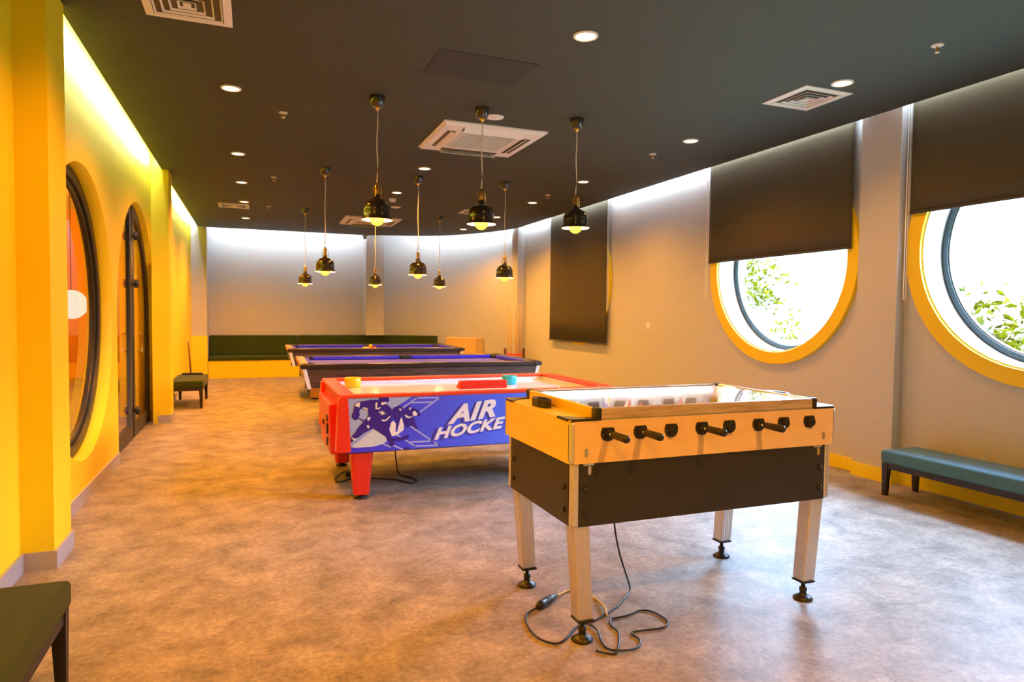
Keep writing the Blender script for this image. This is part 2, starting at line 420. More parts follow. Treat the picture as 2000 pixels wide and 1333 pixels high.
# arched double door
root = bpy.data.objects.new('door_1', None); col.objects.link(root); root.location = (XL, DR_Y, 0); root['kind'] = 'structure'
def arch_loop(r, y0, y1, zb):
    """part of the arch between y0 and y1 (relative to the centre)"""
    pts = [(y0, zb)]
    n = 30
    for k in range(n+1):
        y = y0+(y1-y0)*k/n
        zz = DR_Z+math.sqrt(max(0, r*r-y*y))
        pts.append((y, max(zz, zb+.02)))
    pts.append((y1, zb)); return pts
def leaf(y0, y1, x, rot, pivot, name='door_leaf'):
    lf = bpy.data.objects.new(name, None); col.objects.link(lf); lf.parent = root; lf.location = (x, pivot, 0); lf.rotation_euler = (0, 0, rot)
    s = .095
    r = DR_R-.02
    sgn = -1 if y0 < 0 and y1 <= .1 else 1
    outer = arch_loop(r, y0, y1, .012); inner = arch_loop(r-s, y0+s, y1-s, .16)
    outer = [(a-pivot, b) for a, b in outer]; inner = [(a-pivot, b) for a, b in inner]
    plate('leaf_frame', outer, [inner], 'black', lambda u, v, d: (-d, u, v), .05, lf)
    pn = plate('leaf_pane', inner, [], 'glass', lambda u, v, d: (-.02-d, u, v), .008, lf)
    return lf
l1 = leaf(-1.24, -.05, -.06, 0.0, -1.24)
l2 = leaf(.03, 1.24, -.06, 0.0, 1.24)
for z in (.30, 1.70, 2.22):
    bm = bmesh.new(); lathe(bm, [(.0, -.045), (.022, -.045), (.022, -.02), (.03, -.015), (.03, .015), (.022, .02), (.022, .045), (0, .045)], 12)
    o = obj('hinge', bm, 'black', l2, 0, True); o.location = (.03, -1.19, z)
bm = bmesh.new(); tube(bm, [(.03, -1.14, .95), (.07, -1.14, .95), (.07, -1.14, 1.15), (.03, -1.14, 1.15)], .01); obj('pull_handle', bm, 'brass', l2)

# ------------------------------------------------------------------ foosball table
fx0, fx1, fy0, fy1 = 1.235, 2.645, 2.455, 3.19
ft = thing('foosball_table', 'beech and black foosball table with glass top standing nearest the camera', 'foosball table', ((fx0+fx1)/2, (fy0+fy1)/2, 0))
HX, HY = (fx1-fx0)/2, (fy1-fy0)/2
zb, zm, zd, zt_ = .515, .785, .962, 1.012
for s, n_ in ((-1, 'cabinet_front'), (1, 'cabinet_back')):
    y = s*HY
    p = bobj(n_, (-HX+.034, HX-.034, min(y, y-s*.02), max(y, y-s*.02), zb, zm), 'blackmatt', ft)
    for bx in (-HX+.062, HX-.062):
        for bz in (.575, .672):
            bm = bmesh.new(); lathe(bm, [(0, 0), (.013, 0), (.013, .004), (.008, .010), (0, .011)], 14)
            o = obj('bolt', bm, 'black', p, 0, True); o.location = (bx, y, bz); o.rotation_euler = (PI/2 if s < 0 else -PI/2, 0, 0)
for s, n_ in ((-1, 'cabinet_end'), (1, 'cabinet_end')):
    x = s*HX
    p = bobj(n_, (min(x, x-s*.02), max(x, x-s*.02), -HY+.034, HY-.034, zb, zm), 'blackmatt', ft)
    for by in (-HY+.075, HY-.075):
        for bz in (.575, .672):
            bm = bmesh.new(); lathe(bm, [(0, 0), (.013, 0), (.013, .004), (.008, .010), (0, .011)], 14)
            o = obj('bolt', bm, 'black', p, 0, True); o.location = (x, by, bz); o.rotation_euler = (0, s*PI/2, 0)
bobj('cabinet_floor', (-HX+.02, HX-.02, -HY+.02, HY-.02, zb+.01, zb+.03), 'blackmatt', ft)
for sx in (-1, 1):
    for sy in (-1, 1):
        x, y = sx*HX, sy*HY
        bobj('corner_post', (min(x, x-sx*.035), max(x, x-sx*.035), min(y, y-sy*.035), max(y, y-sy*.035), zb, zm), 'alu', ft, .008)
        X2, Y2 = sx*(HX+.018), sy*(HY+.014)
        bobj('corner_profile', (min(X2, X2-sx*.03), max(X2, X2-sx*.03), min(Y2, Y2-sy*.03), max(Y2, Y2-sy*.03), zm, zd), 'alu', ft, .011)
        # leg: square section, slightly tapering inwards, with a levelling foot
        lx, ly = sx*(HX-.055), sy*(HY-.055)
        bx_, by_ = sx*(HX-.088), sy*(HY-.058)
        bm = bmesh.new(); h = .040; hb = .037
        loft(bm, [[(bx_+a*hb, by_+b*hb, .10) for a, b in ((-1, -1), (1, -1), (1, 1), (-1, 1))], [(lx+a*h, ly+b*h, zb+.005) for a, b in ((-1, -1), (1, -1), (1, 1), (-1, 1))]])
        lg = obj('leg', bm, 'grooved', ft, .008)
        bobj('leg_cap', (bx_-.039, bx_+.039, by_-.039, by_+.039, .091, .101), 'black', lg, .003)
        bm = bmesh.new(); lathe(bm, [(0, 0), (.046, 0), (.047, .006), (.030, .018), (.018, .024), (.015, .038), (.019, .044), (.018, .058), (.010, .062), (.010, .092), (0, .092)], 24, bx_, by_)
        obj('leveling_foot', bm, 'black', lg, 0, True)
ap = bobj('apron_front', (-HX-.0, HX+.0, -HY-.014, -HY+.012, zm, zd), 'beech', ft)
bobj('apron_back', (-HX, HX, HY-.012, HY+.014, zm, zd), 'beech', ft)
for s in (-1, 1):
    x = s*(HX+.018)
    bobj('apron_end', (min(x, x-s*.02), max(x, x-s*.02), -HY+.0, HY-.0, zm, zd), 'beech_yellow_bounce', ft)
    # end deck
    xi = s*(HX-.115)
    bobj('end_deck', (min(x, xi), max(x, xi), -HY-.005, HY+.005, zd, zd+.006), 'beech_yellow_bounce', ft)
    for sy in (-1, 1):
        # moulded black corner plate
        bm = bmesh.new()
        pts = [(x+s*.004, sy*(HY-.11)), (x+s*.004, sy*(HY-.01)), (x-s*.012, sy*(HY+.012)), (xi, sy*(HY+.016)), (xi, sy*(HY-.03)), (x-s*.06, sy*(HY-.045))]
        if s*sy > 0: pts = pts[::-1]
        vb = [[bm.verts.new((a, b, z)) for a, b in pts] for z in (zd+.001, zd+.011)]
        bm.faces.new(vb[0]); bm.faces.new(vb[1])
        for i in range(6): bm.faces.new((vb[0][i], vb[0][(i+1) % 6], vb[1][(i+1) % 6], vb[1][i]))
        obj('corner_plate', bm, 'black', ft)
        xx = s*(HX-.100)
        bobj('corner_block', (min(xx, xx-s*.030), max(xx, xx-s*.030), min(sy*(HY+.012), sy*(HY-.03)), max(sy*(HY+.012), sy*(HY-.03)), zd, zt_+.003), 'black', ft, .006)
    # rail at the short end
    xr = s*(HX-.100)
    bobj('end_rail', (min(xr, xr-s*.02), max(xr, xr-s*.02), -HY+.03, HY-.03, zd, zt_), 'beech_yellow_bounce', ft, .003)
    # coin and ball tray on the end deck
    bm = bmesh.new()
    cx_, cy_ = s*(HX-.045), .055*(-s)
    out = [(cx_+.038*math.cos(a)*1, cy_+.085*math.sin(a)) for a in [2*PI*k/8+PI/8 for k in range(8)]]
    inn = [(cx_+.026*math.cos(a), cy_-.02+.05*math.sin(a)) for a in [2*PI*k/8+PI/8 for k in range(8)]]
    z0, z1 = zd+.006, zd+.045
    A = [bm.verts.new((a, b, z0)) for a, b in out]; B = [bm.verts.new((a, b, z1)) for a, b in out]
    Cc = [bm.verts.new((a, b, z1)) for a, b in inn]; D = [bm.verts.new((a, b, z0+.01)) for a, b in inn]
    for i in range(8):
        j = (i+1) % 8
        bm.faces.new((A[i], A[j], B[j], B[i])); bm.faces.new((B[i], B[j], Cc[j], Cc[i])); bm.faces.new((Cc[i], Cc[j], D[j], D[i]))
    bm.faces.new(D); bm.faces.new(A)
    obj('ball_tray', bm, 'black', ft, .002)
for s in (-1, 1):
    y = s*(HY+.008)
    r_ = bobj('side_rail', (-HX+.128, HX-.128, min(y, y-s*.030), max(y, y-s*.030), zd+.004, zt_), 'railwood', ft, .003)
    bobj('rail_bead', (-HX+.128, HX-.128, min(y, y+s*.003), max(y, y+s*.003), zd-.002, zd+.004), 'alu', ft)
# white inside of the playfield
IX, IY = HX-.125, HY-.03
bobj('playfield', (-IX, IX, -IY, IY, .80, .806), 'field', ft)
for s in (-1, 1):
    bobj('inner_wall', (-IX, IX, min(s*(IY+.008), s*(IY-.006)), max(s*(IY+.008), s*(IY-.006)), .806, zt_-.011), 'field', ft)
    bobj('light_strip', (-IX+.05, IX-.05, min(s*(IY-.006), s*(IY-.012)), max(s*(IY-.006), s*(IY-.012)), zt_-.024, zt_-.014), 'fieldled', ft)
    bobj('inner_end', (min(s*IX, s*(IX-.006)), max(s*IX, s*(IX-.006)), -IY+.006, IY-.006, .806, zt_-.011), 'field', ft)
bm = bmesh.new(); box(bm, -IX-.002, IX+.002, -IY-.002, IY+.002, zt_-.010, zt_-.004)
obj('glass_top', bm, 'tableglass', ft)
for sx in (-1, 1):
    for y in (-.18, .18):
        bm = bmesh.new(); lathe(bm, [(0, 0), (.007, 0), (.007, .003), (0, .005)], 10)
        o = obj('glass_screw', bm, 'chrome', ft, 0, True); o.location = (sx*(HX-.110), y, zt_)
# rods with players
rod_x = [1.391, 1.550, 1.706, 1.868, 2.018, 2.185, 2.333, 2.490]
mine = [1, 1, 0, 1, 0, 1, 0, 0]
npl = [1, 2, 3, 5, 5, 3, 2, 1]
M['player_red'] = mat('red_player', (.8, .16, .05), .4); M['player_blue'] = mat('blue_player', (.06, .06, .6), .4)
ZR = .908
def bushing(bm, s):
    y = s*(HY+.014)
    pts = [(-.026, .024), (.026, .024), (.033, .008), (.033, -.010), (.022, -.028), (.008, -.034), (-.008, -.034), (-.022, -.028), (-.033, -.010), (-.033, .008)]
    loft(bm, [[(a, y, b) for a, b in pts], [(a*.96, y+s*.008, b*.96) for a, b in pts]])
    n = 16
    loft(bm, [[(.020*math.cos(2*PI*k/n), y+s*.008, .020*math.sin(2*PI*k/n)-.004) for k in range(n)], [(.017*math.cos(2*PI*k/n), y+s*.026, .017*math.sin(2*PI*k/n)-.004) for k in range(n)]])
def player(bm):
    # simple moulded figure hanging from the rod: feet, legs, torso, head
    def rg(z, a, b, y=0): return [(a*math.cos(2*PI*k/8), y+b*math.sin(2*PI*k/8), z) for k in range(8)]
    loft(bm, [rg(-.080, .017, .010), rg(-.066, .015, .009), rg(-.060, .008, .008), rg(-.035, .009, .010), rg(-.018, .011, .016), rg(.006, .012, .019), rg(.018, .009, .015), rg(.022, .005, .006), rg(.028, .008, .008), rg(.038, .009, .009), rg(.046, .005, .005)])
for i, X in enumerate(rod_x):
    x = X-(fx0+fx1)/2
    sd = -1 if mine[i] else 1
    rd = bpy.data.objects.new('rod', None); col.objects.link(rd); rd.parent = ft; rd.location = (x, 0, ZR)
    bm = bmesh.new(); tube(bm, [(0, -HY-.03 if sd > 0 else -HY-.055, 0), (0, HY+.03 if sd < 0 else HY+.055, 0)], .008, 10); obj('rod_bar', bm, 'chrome', rd, 0, True)
    for s in (-1, 1):
        bm = bmesh.new(); bushing(bm, s); bs = obj('bushing', bm, 'black', rd)
        for q in (-.026, .026):
            bm = bmesh.new()
            tube(bm, [(q, s*(HY+.021), -.003), (q, s*(HY+.0245), -.003)], .0042, 8)
            obj('bushing_screw', bm, 'chrome', rd)
        bm = bmesh.new()     # backing plate on the inside wall
        y = s*(IY-.006); pts = [(-.030, .030), (.030, .030), (.036, .006), (.03, -.02), (.012, -.032), (-.012, -.032), (-.03, -.02), (-.036, .006)]
        loft(bm, [[(a, y, b) for a, b in pts], [(a, y-s*.005, b) for a, b in pts]])
        obj('inner_bushing', bm, 'blackmatt', rd)
    # handle
    y0 = sd*(HY+.055)
    bm = bmesh.new(); tube(bm, [(0, y0, 0), (0, y0+sd*.006, 0), (0, y0+sd*.02, 0), (0, y0+sd*.105, 0), (0, y0+sd*.115, 0), (0, y0+sd*.120, 0)], [.010, .0135, .0155, .0165, .0155, .010], 14)
    obj('handle', bm, 'black', rd, 0, True)
    n = npl[i]
    for k in range(n):
        bm = bmesh.new(); player(bm)
        o = obj('player', bm, 'player_red' if mine[i] else 'player_blue', rd, 0, True)
        sp = {1: 0, 2: .22, 3: .19, 5: .12}[n]
        o.location = (0, (k-(n-1)/2)*sp+random.uniform(-.01, .01)+(.03 if mine[i] else -.02), 0)
        o.rotation_euler = (0, [.2, 1.2, -.4, .5, 1.35, .1, -.9, .3][i], 0)
# latches
for x in (1.291, 2.583):
    bm = bmesh.new(); pts = [(.009*math.cos(a), .013*math.sin(a)+(.007 if math.sin(a) > 0 else -.007)) for a in [2*PI*k/14 for k in range(14)]]
    loft(bm, [[(a, 0, b) for a, b in pts], [(a*.9, -.004, b*.9) for a, b in pts]])
    o = obj('latch_plate', bm, 'chrome', ft); o.location = (x-(fx0+fx1)/2, -HY-.014, .831)
    for z in (-.009, .009):
        bm = bmesh.new(); tube(bm, [(0, -.004, z), (0, -.0075, z)], .005, 8); obj('latch_rivet', bm, 'chrome', o)
    bm = bmesh.new(); box(bm, -.026, .026, -.006, 0, -.006, .006)
    o = obj('hasp_hinge', bm, 'chrome', ft, .002); o.location = (x+(.018 if x < 2 else -.022)-(fx0+fx1)/2, -HY-.0, .779)
    bm = bmesh.new(); pts = [(.009*math.cos(a), .014*math.sin(a)+(.008 if math.sin(a) > 0 else -.008)) for a in [2*PI*k/14 for k in range(14)]]
    loft(bm, [[(a, 0, b) for a, b in pts], [(a*.9, -.006, b*.9) for a, b in pts]])
    h_ = obj('hasp_tongue', bm, 'chrome', o); h_.location = (.004, 0, -.026)
# power cord of the foosball table
bm = bmesh.new()
cpts = [(1.60, 2.74, .54), (1.61, 2.745, .40), (1.66, 2.78, .25), (1.74, 2.84, .10), (1.785, 2.88, .008), (1.70, 2.80, .006), (1.628, 2.741, .006), (1.468, 2.651, .006), (1.352, 2.620, .006), (1.255, 2.535, .006), (1.194, 2.515, .006), (1.146, 2.588, .006), (1.148, 2.708, .006), (1.185, 2.805, .008), (1.262, 2.842, .016)]
tube(bm, smooth_path(cpts, 8), .0045, 8)
cr = obj('power_cord', bm, 'black', None, 0, True)
tag(cr, 'thin black power cord hanging from the foosball table and curling to a plug', 'cord')
bm = bmesh.new()
dirv = Vector((1.391-1.255, 2.922-2.837, 0)).normalized()
P0 = Vector((1.250, 2.836, .020))
tube(bm, [P0+dirv*t for t in (0, .012, .03, .055, .058, .075, .12, .165)], [.008, .016, .021, .022, .017, .021, .018, .011], 12)
o = obj('connector', bm, 'black', cr, 0, True)
bm = bmesh.new()
c2 = [(1.328, 2.40, .006), (1.388, 2.35, .006), (1.439, 2.404, .008), (1.500, 2.508, .006), (1.502, 2.579, .006), (1.537, 2.631, .006), (1.623, 2.638, .006), (1.709, 2.664, .006), (1.757, 2.63, .006), (1.771, 2.546, .006), (1.75, 2.499, .006), (1.697, 2.477, .006), (1.557, 2.487, .006), (1.552, 2.42, .006), (1.512, 2.368, .006), (1.437, 2.350, .012), (1.385, 2.395, .006), (1.39, 2.462, .006), (1.42, 2.56, .010), (1.41, 2.64, .006)]
tube(bm, smooth_path(c2, 7), .0045, 8)
tag(obj('spare_cord', bm, 'black', None, 0, True), 'coiled loop of black cord on the floor in front of the foosball leg', 'cord')
bm = bmesh.new()
tube(bm, smooth_path([(1.398, 2.928, .02), (1.43, 2.95, .012), (1.497, 2.984, .006), (1.55, 2.93, .006), (1.572, 2.841, .006), (1.557, 2.737, .014), (1.528, 2.66, .010)], 7), .005, 8)
tag(obj('extension_cable', bm, 'yellow_cable', None, 0, True), 'short yellow cable plugged into the black connector behind the foosball leg', 'cable')

# ------------------------------------------------------------------ air hockey table
ax0, ax1, ay0, ay1 = .60, 2.90, 4.955, 6.33
at = thing('air_hockey_table', 'red air hockey table with blue printed hockey side panel and white top', 'air hockey table', (0, 0, 0))
zr = .80
# play surface and rims
bobj('play_surface', (ax0+.10, ax1-.10, ay0+.09, ay1-.09, .72, .745), 'ahfield', at)
for n_, d in (('rim', (ax0, ax1, ay0-.006, ay0+.075, .772, zr)), ('rim', (ax0, ax1, ay1-.075, ay1+.006, .772, zr)), ('rim', (ax0-.006, ax0+.115, ay0+.075, ay1-.075, .772, zr)), ('rim', (ax1-.115, ax1+.006, ay0+.075, ay1-.075, .772, zr))):
    bobj(n_, d, 'orange_red', at, .008)
for d in ((ax0+.09, ax1-.09, ay1-.098, ay1-.075, .745, .772), (ax0+.09, ax1-.09, ay0+.075, ay0+.098, .745, .772), (ax0+.09, ax0+.118, ay0+.098, ay1-.098, .745, .772), (ax1-.118, ax1-.09, ay0+.098, ay1-.098, .745, .772)):
    bobj('cushion', d, 'trim_white', at)
# led dots on the far inner edge
bm = bmesh.new()
for k in range(46):
    x = ax0+.16+k*.028
    box(bm, x, x+.014, ay1-.101, ay1-.098, .752, .764)
o = obj('led_row', bm, 'ahled', at)
# printed long side (gradient printed panel)
mp_ = bpy.data.materials.new('printed_panel'); mp_.use_nodes = True
n = mp_.node_tree.nodes; l = mp_.node_tree.links
tc = n.new('ShaderNodeTexCoord'); sp_ = n.new('ShaderNodeSeparateXYZ'); mr = n.new('ShaderNodeMapRange')
mr.inputs[1].default_value = .7; mr.inputs[2].default_value = 2.2
rp = n.new('ShaderNodeValToRGB'); rp.color_ramp.elements[0].color = (.055, .035, .92, 1); rp.color_ramp.elements[1].color = (.10, .20, .95, 1)
l.new(tc.outputs['Object'], sp_.inputs[0]); l.new(sp_.outputs[0], mr.inputs[0]); l.new(mr.outputs[0], rp.inputs[0]); l.new(rp.outputs[0], n['Principled BSDF'].inputs['Base Color'])
n['Principled BSDF'].inputs['Roughness'].default_value = .4
fp = bobj('side_panel', (.645, 2.855, ay0, ay0+.02, .372, .788), mp_, at)
bobj('side_panel', (.645, 2.855, ay1-.02, ay1, .372, .788), mp_, at)
bobj('under_tray', (.66, 2.84, ay0+.03, ay1-.03, .36, .375), 'black', at)
# red corner posts, flaring, and end boxes
for sx in (0, 1):
    X = ax0 if sx == 0 else ax1
    s = 1 if sx == 0 else -1
    for yy in (ay0, ay1):
        t_ = 1 if yy == ay0 else -1
        bm = bmesh.new()
        a = [(X-s*.012, yy-t_*.012), (X+s*.055, yy-t_*.012), (X+s*.055, yy+t_*.10), (X-s*.012, yy+t_*.10)]
        b = [(X-s*.045, yy-t_*.012), (X+s*.085, yy-t_*.012), (X+s*.085, yy+t_*.10), (X-s*.045, yy+t_*.10)]
        b = [(X-s*.030, yy-t_*.004), (X+s*.078, yy-t_*.004), (X+s*.078, yy+t_*.10), (X-s*.030, yy+t_*.10)]
        loft(bm, [[(p[0], p[1], .375) for p in b], [(p[0], p[1], .775) for p in a]])
        obj('corner_post', bm, 'red', at, .006)
        # tapered chamfered leg with black foot
        cx, cy = X+s*.165, yy+t_*.115
        def octo(h, z, c=.3): return [(cx+h*q[0], cy+h*q[1], z) for q in ((-1, -1+c), (-1+c, -1), (1-c, -1), (1, -1+c), (1, 1-c), (1-c, 1), (-1+c, 1), (-1, 1-c))]
        bm = bmesh.new(); loft(bm, [octo(.058, .035), octo(.085, .372)])
        lg = obj('leg', bm, 'red', at, .004)
        bm = bmesh.new(); lathe(bm, [(0, 0), (.05, 0), (.05, .014), (.02, .022), (.02, .036), (0, .036)], 18, cx, cy); obj('foot', bm, 'black', lg, 0, True)
    # end panel with goal box
    xe = X+s*.01
    bobj('end_panel', (min(xe, xe+s*.02), max(xe, xe+s*.02), ay0+.10, ay1-.10, .375, .775), 'red', at)
    bm = bmesh.new(); cyy = (ay0+ay1)/2
    loft(bm, [[(X+s*.02, cyy-.36, .30), (X-s*.035, cyy-.36, .30), (X-s*.035, cyy+.36, .30), (X+s*.02, cyy+.36, .30)], [(X+s*.02, cyy-.42, .70), (X-s*.055, cyy-.42, .70), (X-s*.055, cyy+.42, .70), (X+s*.02, cyy+.42, .70)]])
    eb = obj('goal_box', bm, 'red', at, .01)
    for q, z0, z1 in ((-.25, .55, .60), (-.25, .45, .53), (0.05, .48, .52), (-.25, .36, .42)):
        bobj('coin_slot', (min(X-s*.046, X-s*.056), max(X-s*.046, X-s*.056), cyy+q-.02, cyy+q+.02, z0, z1), 'black', eb)
# red electronics housing on the near rim
bm = bmesh.new()
loft(bm, [[(1.545, 5.09, zr), (1.955, 5.09, zr), (1.955, 5.20, zr), (1.545, 5.20, zr)], [(1.565, 5.10, .865), (1.955, 5.10, .865), (1.955, 5.18, .865), (1.565, 5.18, .865)]])
obj('score_housing', bm, 'red', at, .006)
for x in [ax0+.25+.38*k for k in range(6)]:
    for y in (ay0+.035, ay1-.035):
        bm = bmesh.new(); lathe(bm, [(0, 0), (.009, 0), (.008, .004), (0, .006)], 10, x, y)
        o = obj('rim_screw', bm, 'chrome', at, 0, True); o.location = (0, 0, zr)
# printed artwork, lying flat on the panel
ART = {
'light': [(0.643, 0.788), (1.154, 0.788), (0.969, 0.676), (0.969, 0.597), (0.843, 0.54), (0.672, 0.416), (0.657, 0.531)],
'spray': [(0.675, 0.416), (0.843, 0.54), (0.932, 0.482), (0.94, 0.444), (0.906, 0.424), (0.836, 0.409), (0.708, 0.408)],
'head': [(0.877, 0.766), (0.886, 0.780), (0.909, 0.786), (0.935, 0.783), (0.952, 0.771), (0.957, 0.752), (0.948, 0.737), (0.92, 0.738), (0.894, 0.732), (0.875, 0.744)],
'body': [(0.868, 0.759), (0.82, 0.762), (0.762, 0.752), (0.722, 0.749), (0.704, 0.732), (0.695, 0.699), (0.693, 0.677), (0.684, 0.662), (0.681, 0.637), (0.693, 0.622), (0.708, 0.612), (0.726, 0.624), (0.74, 0.653), (0.733, 0.675), (0.74, 0.69), (0.769, 0.707), (0.795, 0.702), (0.802, 0.657), (0.798, 0.635), (0.777, 0.614), (0.758, 0.589), (0.726, 0.557), (0.704, 0.518), (0.686, 0.504), (0.672, 0.468), (0.675, 0.445), (0.701, 0.466), (0.737, 0.49), (0.773, 0.517), (0.806, 0.531), (0.843, 0.551), (0.895, 0.522), (0.921, 0.494), (0.94, 0.463), (0.962, 0.439), (0.958, 0.413), (0.974, 0.401), (0.996, 0.415), (0.996, 0.433), (0.973, 0.454), (0.969, 0.499), (0.947, 0.538), (0.969, 0.575), (0.975, 0.627), (0.974, 0.687), (0.946, 0.718), (0.901, 0.731)],
'stick': [(0.726, 0.629), (0.737, 0.631), (0.854, 0.549), (0.951, 0.483), (0.985, 0.466), (1.053, 0.47), (1.095, 0.483), (1.112, 0.47), (1.095, 0.45), (1.022, 0.439), (0.977, 0.445), (0.85, 0.538)],
'p2': [(0.987, 0.694), (1.021, 0.708), (1.04, 0.711), (1.059, 0.695), (1.056, 0.669), (1.048, 0.631), (1.041, 0.609), (1.026, 0.549), (1.018, 0.534), (1.007, 0.546), (1.01, 0.595), (0.984, 0.612), (0.98, 0.657)],
'pads': [(0.969, 0.582), (0.988, 0.596), (1.007, 0.573), (1.003, 0.512), (1.018, 0.512), (1.037, 0.609), (1.052, 0.616), (1.068, 0.554), (1.068, 0.524), (1.015, 0.485), (0.977, 0.48), (0.958, 0.53)],
'p3': [(1.059, 0.669), (1.094, 0.697), (1.113, 0.708), (1.128, 0.688), (1.163, 0.679), (1.194, 0.648), (1.194, 0.625), (1.171, 0.622), (1.136, 0.627), (1.152, 0.588), (1.156, 0.565), (1.175, 0.534), (1.167, 0.523), (1.136, 0.551), (1.083, 0.542), (1.071, 0.577), (1.06, 0.616)],
'w3': [(1.132, 0.654), (1.151, 0.665), (1.171, 0.641), (1.163, 0.624), (1.136, 0.629)],
'arm': [(0.702, 0.724), (0.716, 0.742), (0.742, 0.746), (0.736, 0.706), (0.71, 0.717)],
'collar': [(0.853, 0.733), (0.868, 0.743), (0.864, 0.697), (0.896, 0.704), (0.877, 0.687), (0.853, 0.69)],
'face': [(0.894, 0.737), (0.92, 0.741), (0.939, 0.737), (0.909, 0.718), (0.896, 0.722)],
'knee': [(0.788, 0.569), (0.802, 0.575), (0.81, 0.556), (0.799, 0.546)],
'chest': [(0.883, 0.676), (0.892, 0.664), (0.905, 0.679), (0.909, 0.664), (0.922, 0.669), (0.915, 0.656), (0.937, 0.653), (0.909, 0.647), (0.892, 0.642), (0.898, 0.653), (0.879, 0.663)],
'cuff': [(0.76, 0.709), (0.797, 0.696), (0.795, 0.684), (0.765, 0.701)],
'hip': [(0.791, 0.621), (0.806, 0.635), (0.82, 0.627), (0.799, 0.602)],
'hem': [(0.894, 0.61), (0.928, 0.607), (0.961, 0.635), (0.965, 0.627), (0.935, 0.599), (0.909, 0.596)],
'shin': [(0.69, 0.49), (0.70, 0.475), (0.725, 0.485), (0.70, 0.46), (0.68, 0.48)],
'face2': [(1.03, 0.685), (1.04, 0.69), (1.048, 0.672), (1.036, 0.668)],
'face3': [(1.105, 0.688), (1.12, 0.695), (1.118, 0.676), (1.106, 0.674)],
'belt3': [(1.07, 0.64), (1.085, 0.635), (1.11, 0.62), (1.14, 0.625), (1.11, 0.610), (1.08, 0.618)],
'puck': [(1.111, 0.380), (1.107, 0.376), (1.096, 0.374), (1.083, 0.374), (1.072, 0.377), (1.068, 0.382), (1.072, 0.387), (1.082, 0.389), (1.096, 0.389), (1.107, 0.385)]}
LINES = [[(1.059, 0.691), (1.166, 0.762), (1.346, 0.759), (1.19, 0.652)], [(1.128, 0.728), (1.283, 0.726)], [(1.083, 0.573), (1.273, 0.436)], [(1.118, 0.426), (1.269, 0.425)], [(1.022, 0.485), (1.153, 0.393), (1.34, 0.389), (1.305, 0.415)], [(0.992, 0.407), (1.057, 0.376)], [(0.91, 0.427), (0.966, 0.399)]]
layer = [('light', 'light_ink'), ('lines', 'line_ink'), ('spray', 'ice_ink'), ('pads', 'white_ink'), ('p2', 'indigo'), ('p3', 'indigo'), ('body', 'indigo'), ('head', 'indigo'), ('stick', 'indigo'), ('puck', 'indigo')]
whites = ('w3', 'arm', 'collar', 'face', 'knee', 'chest', 'cuff', 'hip', 'hem', 'shin', 'face2', 'face3', 'belt3')
def print_poly(name, pts, m, lay):
    y = ay0-.0004-.0005*lay
    o = plate(name, pts, [], m, lambda u, v, d: (u, y-d*.0, v), .0005, fp)
    return o
for k, (nm, mm) in enumerate(layer):
    if nm == 'lines':
        bm = bmesh.new(); y = ay0-.0004-.0005*k
        for L in LINES:
            for (a, b), (c, d) in zip(L[:-1], L[1:]):
                v = Vector((c-a, d-b)).normalized()*.0; t = Vector((c-a, d-b)).normalized(); nn = Vector((-t.y, t.x))*.0055; t = t*.005
                bm.faces.new([bm.verts.new((p[0], y, p[1])) for p in ((a-t.x+nn.x, b-t.y+nn.y), (c+t.x+nn.x, d+t.y+nn.y), (c+t.x-nn.x, d+t.y-nn.y), (a-t.x-nn.x, b-t.y-nn.y))])
        obj('printed_rink_lines', bm, mm, fp)
    else: print_poly('printed_figure' if mm == 'indigo' else 'printed_shape', ART[nm], mm, k)
for nm in whites: print_poly('printed_highlight', ART[nm], 'white_ink', len(layer)+1)
def lettering(txt, size, loc, ang, m, lay, sx=1.0):
    cu = bpy.data.curves.new('t', 'FONT'); cu.body = txt; cu.size = size; cu.shear = .32; cu.offset = size*.042; cu.space_character = 1.06
    cu.fill_mode = 'FRONT'
    co = bpy.data.objects.new('t', cu); col.objects.link(co)
    me = bpy.data.meshes.new_from_object(co.evaluated_get(bpy.context.evaluated_depsgraph_get()))
    bpy.data.objects.remove(co); bpy.data.curves.remove(cu)
    ca, sa = math.cos(ang), math.sin(ang)
    for v in me.vertices:
        u, q = v.co.x*sx, v.co.y
        v.co = (loc[0]+u*ca, ay0-.0004-.0005*lay, loc[1]+q+u*sa)
    bm = bmesh.new(); bm.from_mesh(me); bpy.data.meshes.remove(me)
    return obj('lettering', bm, m, fp)
for txt, size, loc, sx in (('AIR', .185, (1.425, .556), 1.25), ('HOCKEY', .118, (1.300, .437), 1.33)):
    lettering(txt, size*1.06, (loc[0]-.022, loc[1]-.012), .115, 'purple_ink', 12, sx)
    lettering(txt, size, loc, .115, 'white_ink', 14, sx)
# things lying on the air hockey table
def striker(loc, m, label, k):
    prof = [(0, 0), (.048, 0), (.052, .006), (.054, .058), (.051, .064), (.046, .060), (.044, .02), (.018, .018), (.017, .05), (.010, .056), (0, .057)]
    bm = bmesh.new(); lathe(bm, [(r*k, z*k) for r, z in prof], 32)
    o = obj('striker', bm, m, None, 0, True); o.location = loc
    return tag(o, label, 'striker')
striker((2.27, 5.86, .7455), 'teal', 'teal cup-shaped striker standing on the white air hockey surface', 1.3)
striker((.83, 5.98, .7455), 'yplastic', 'yellow cup-shaped striker at the far left corner of the air hockey table', 1.35)
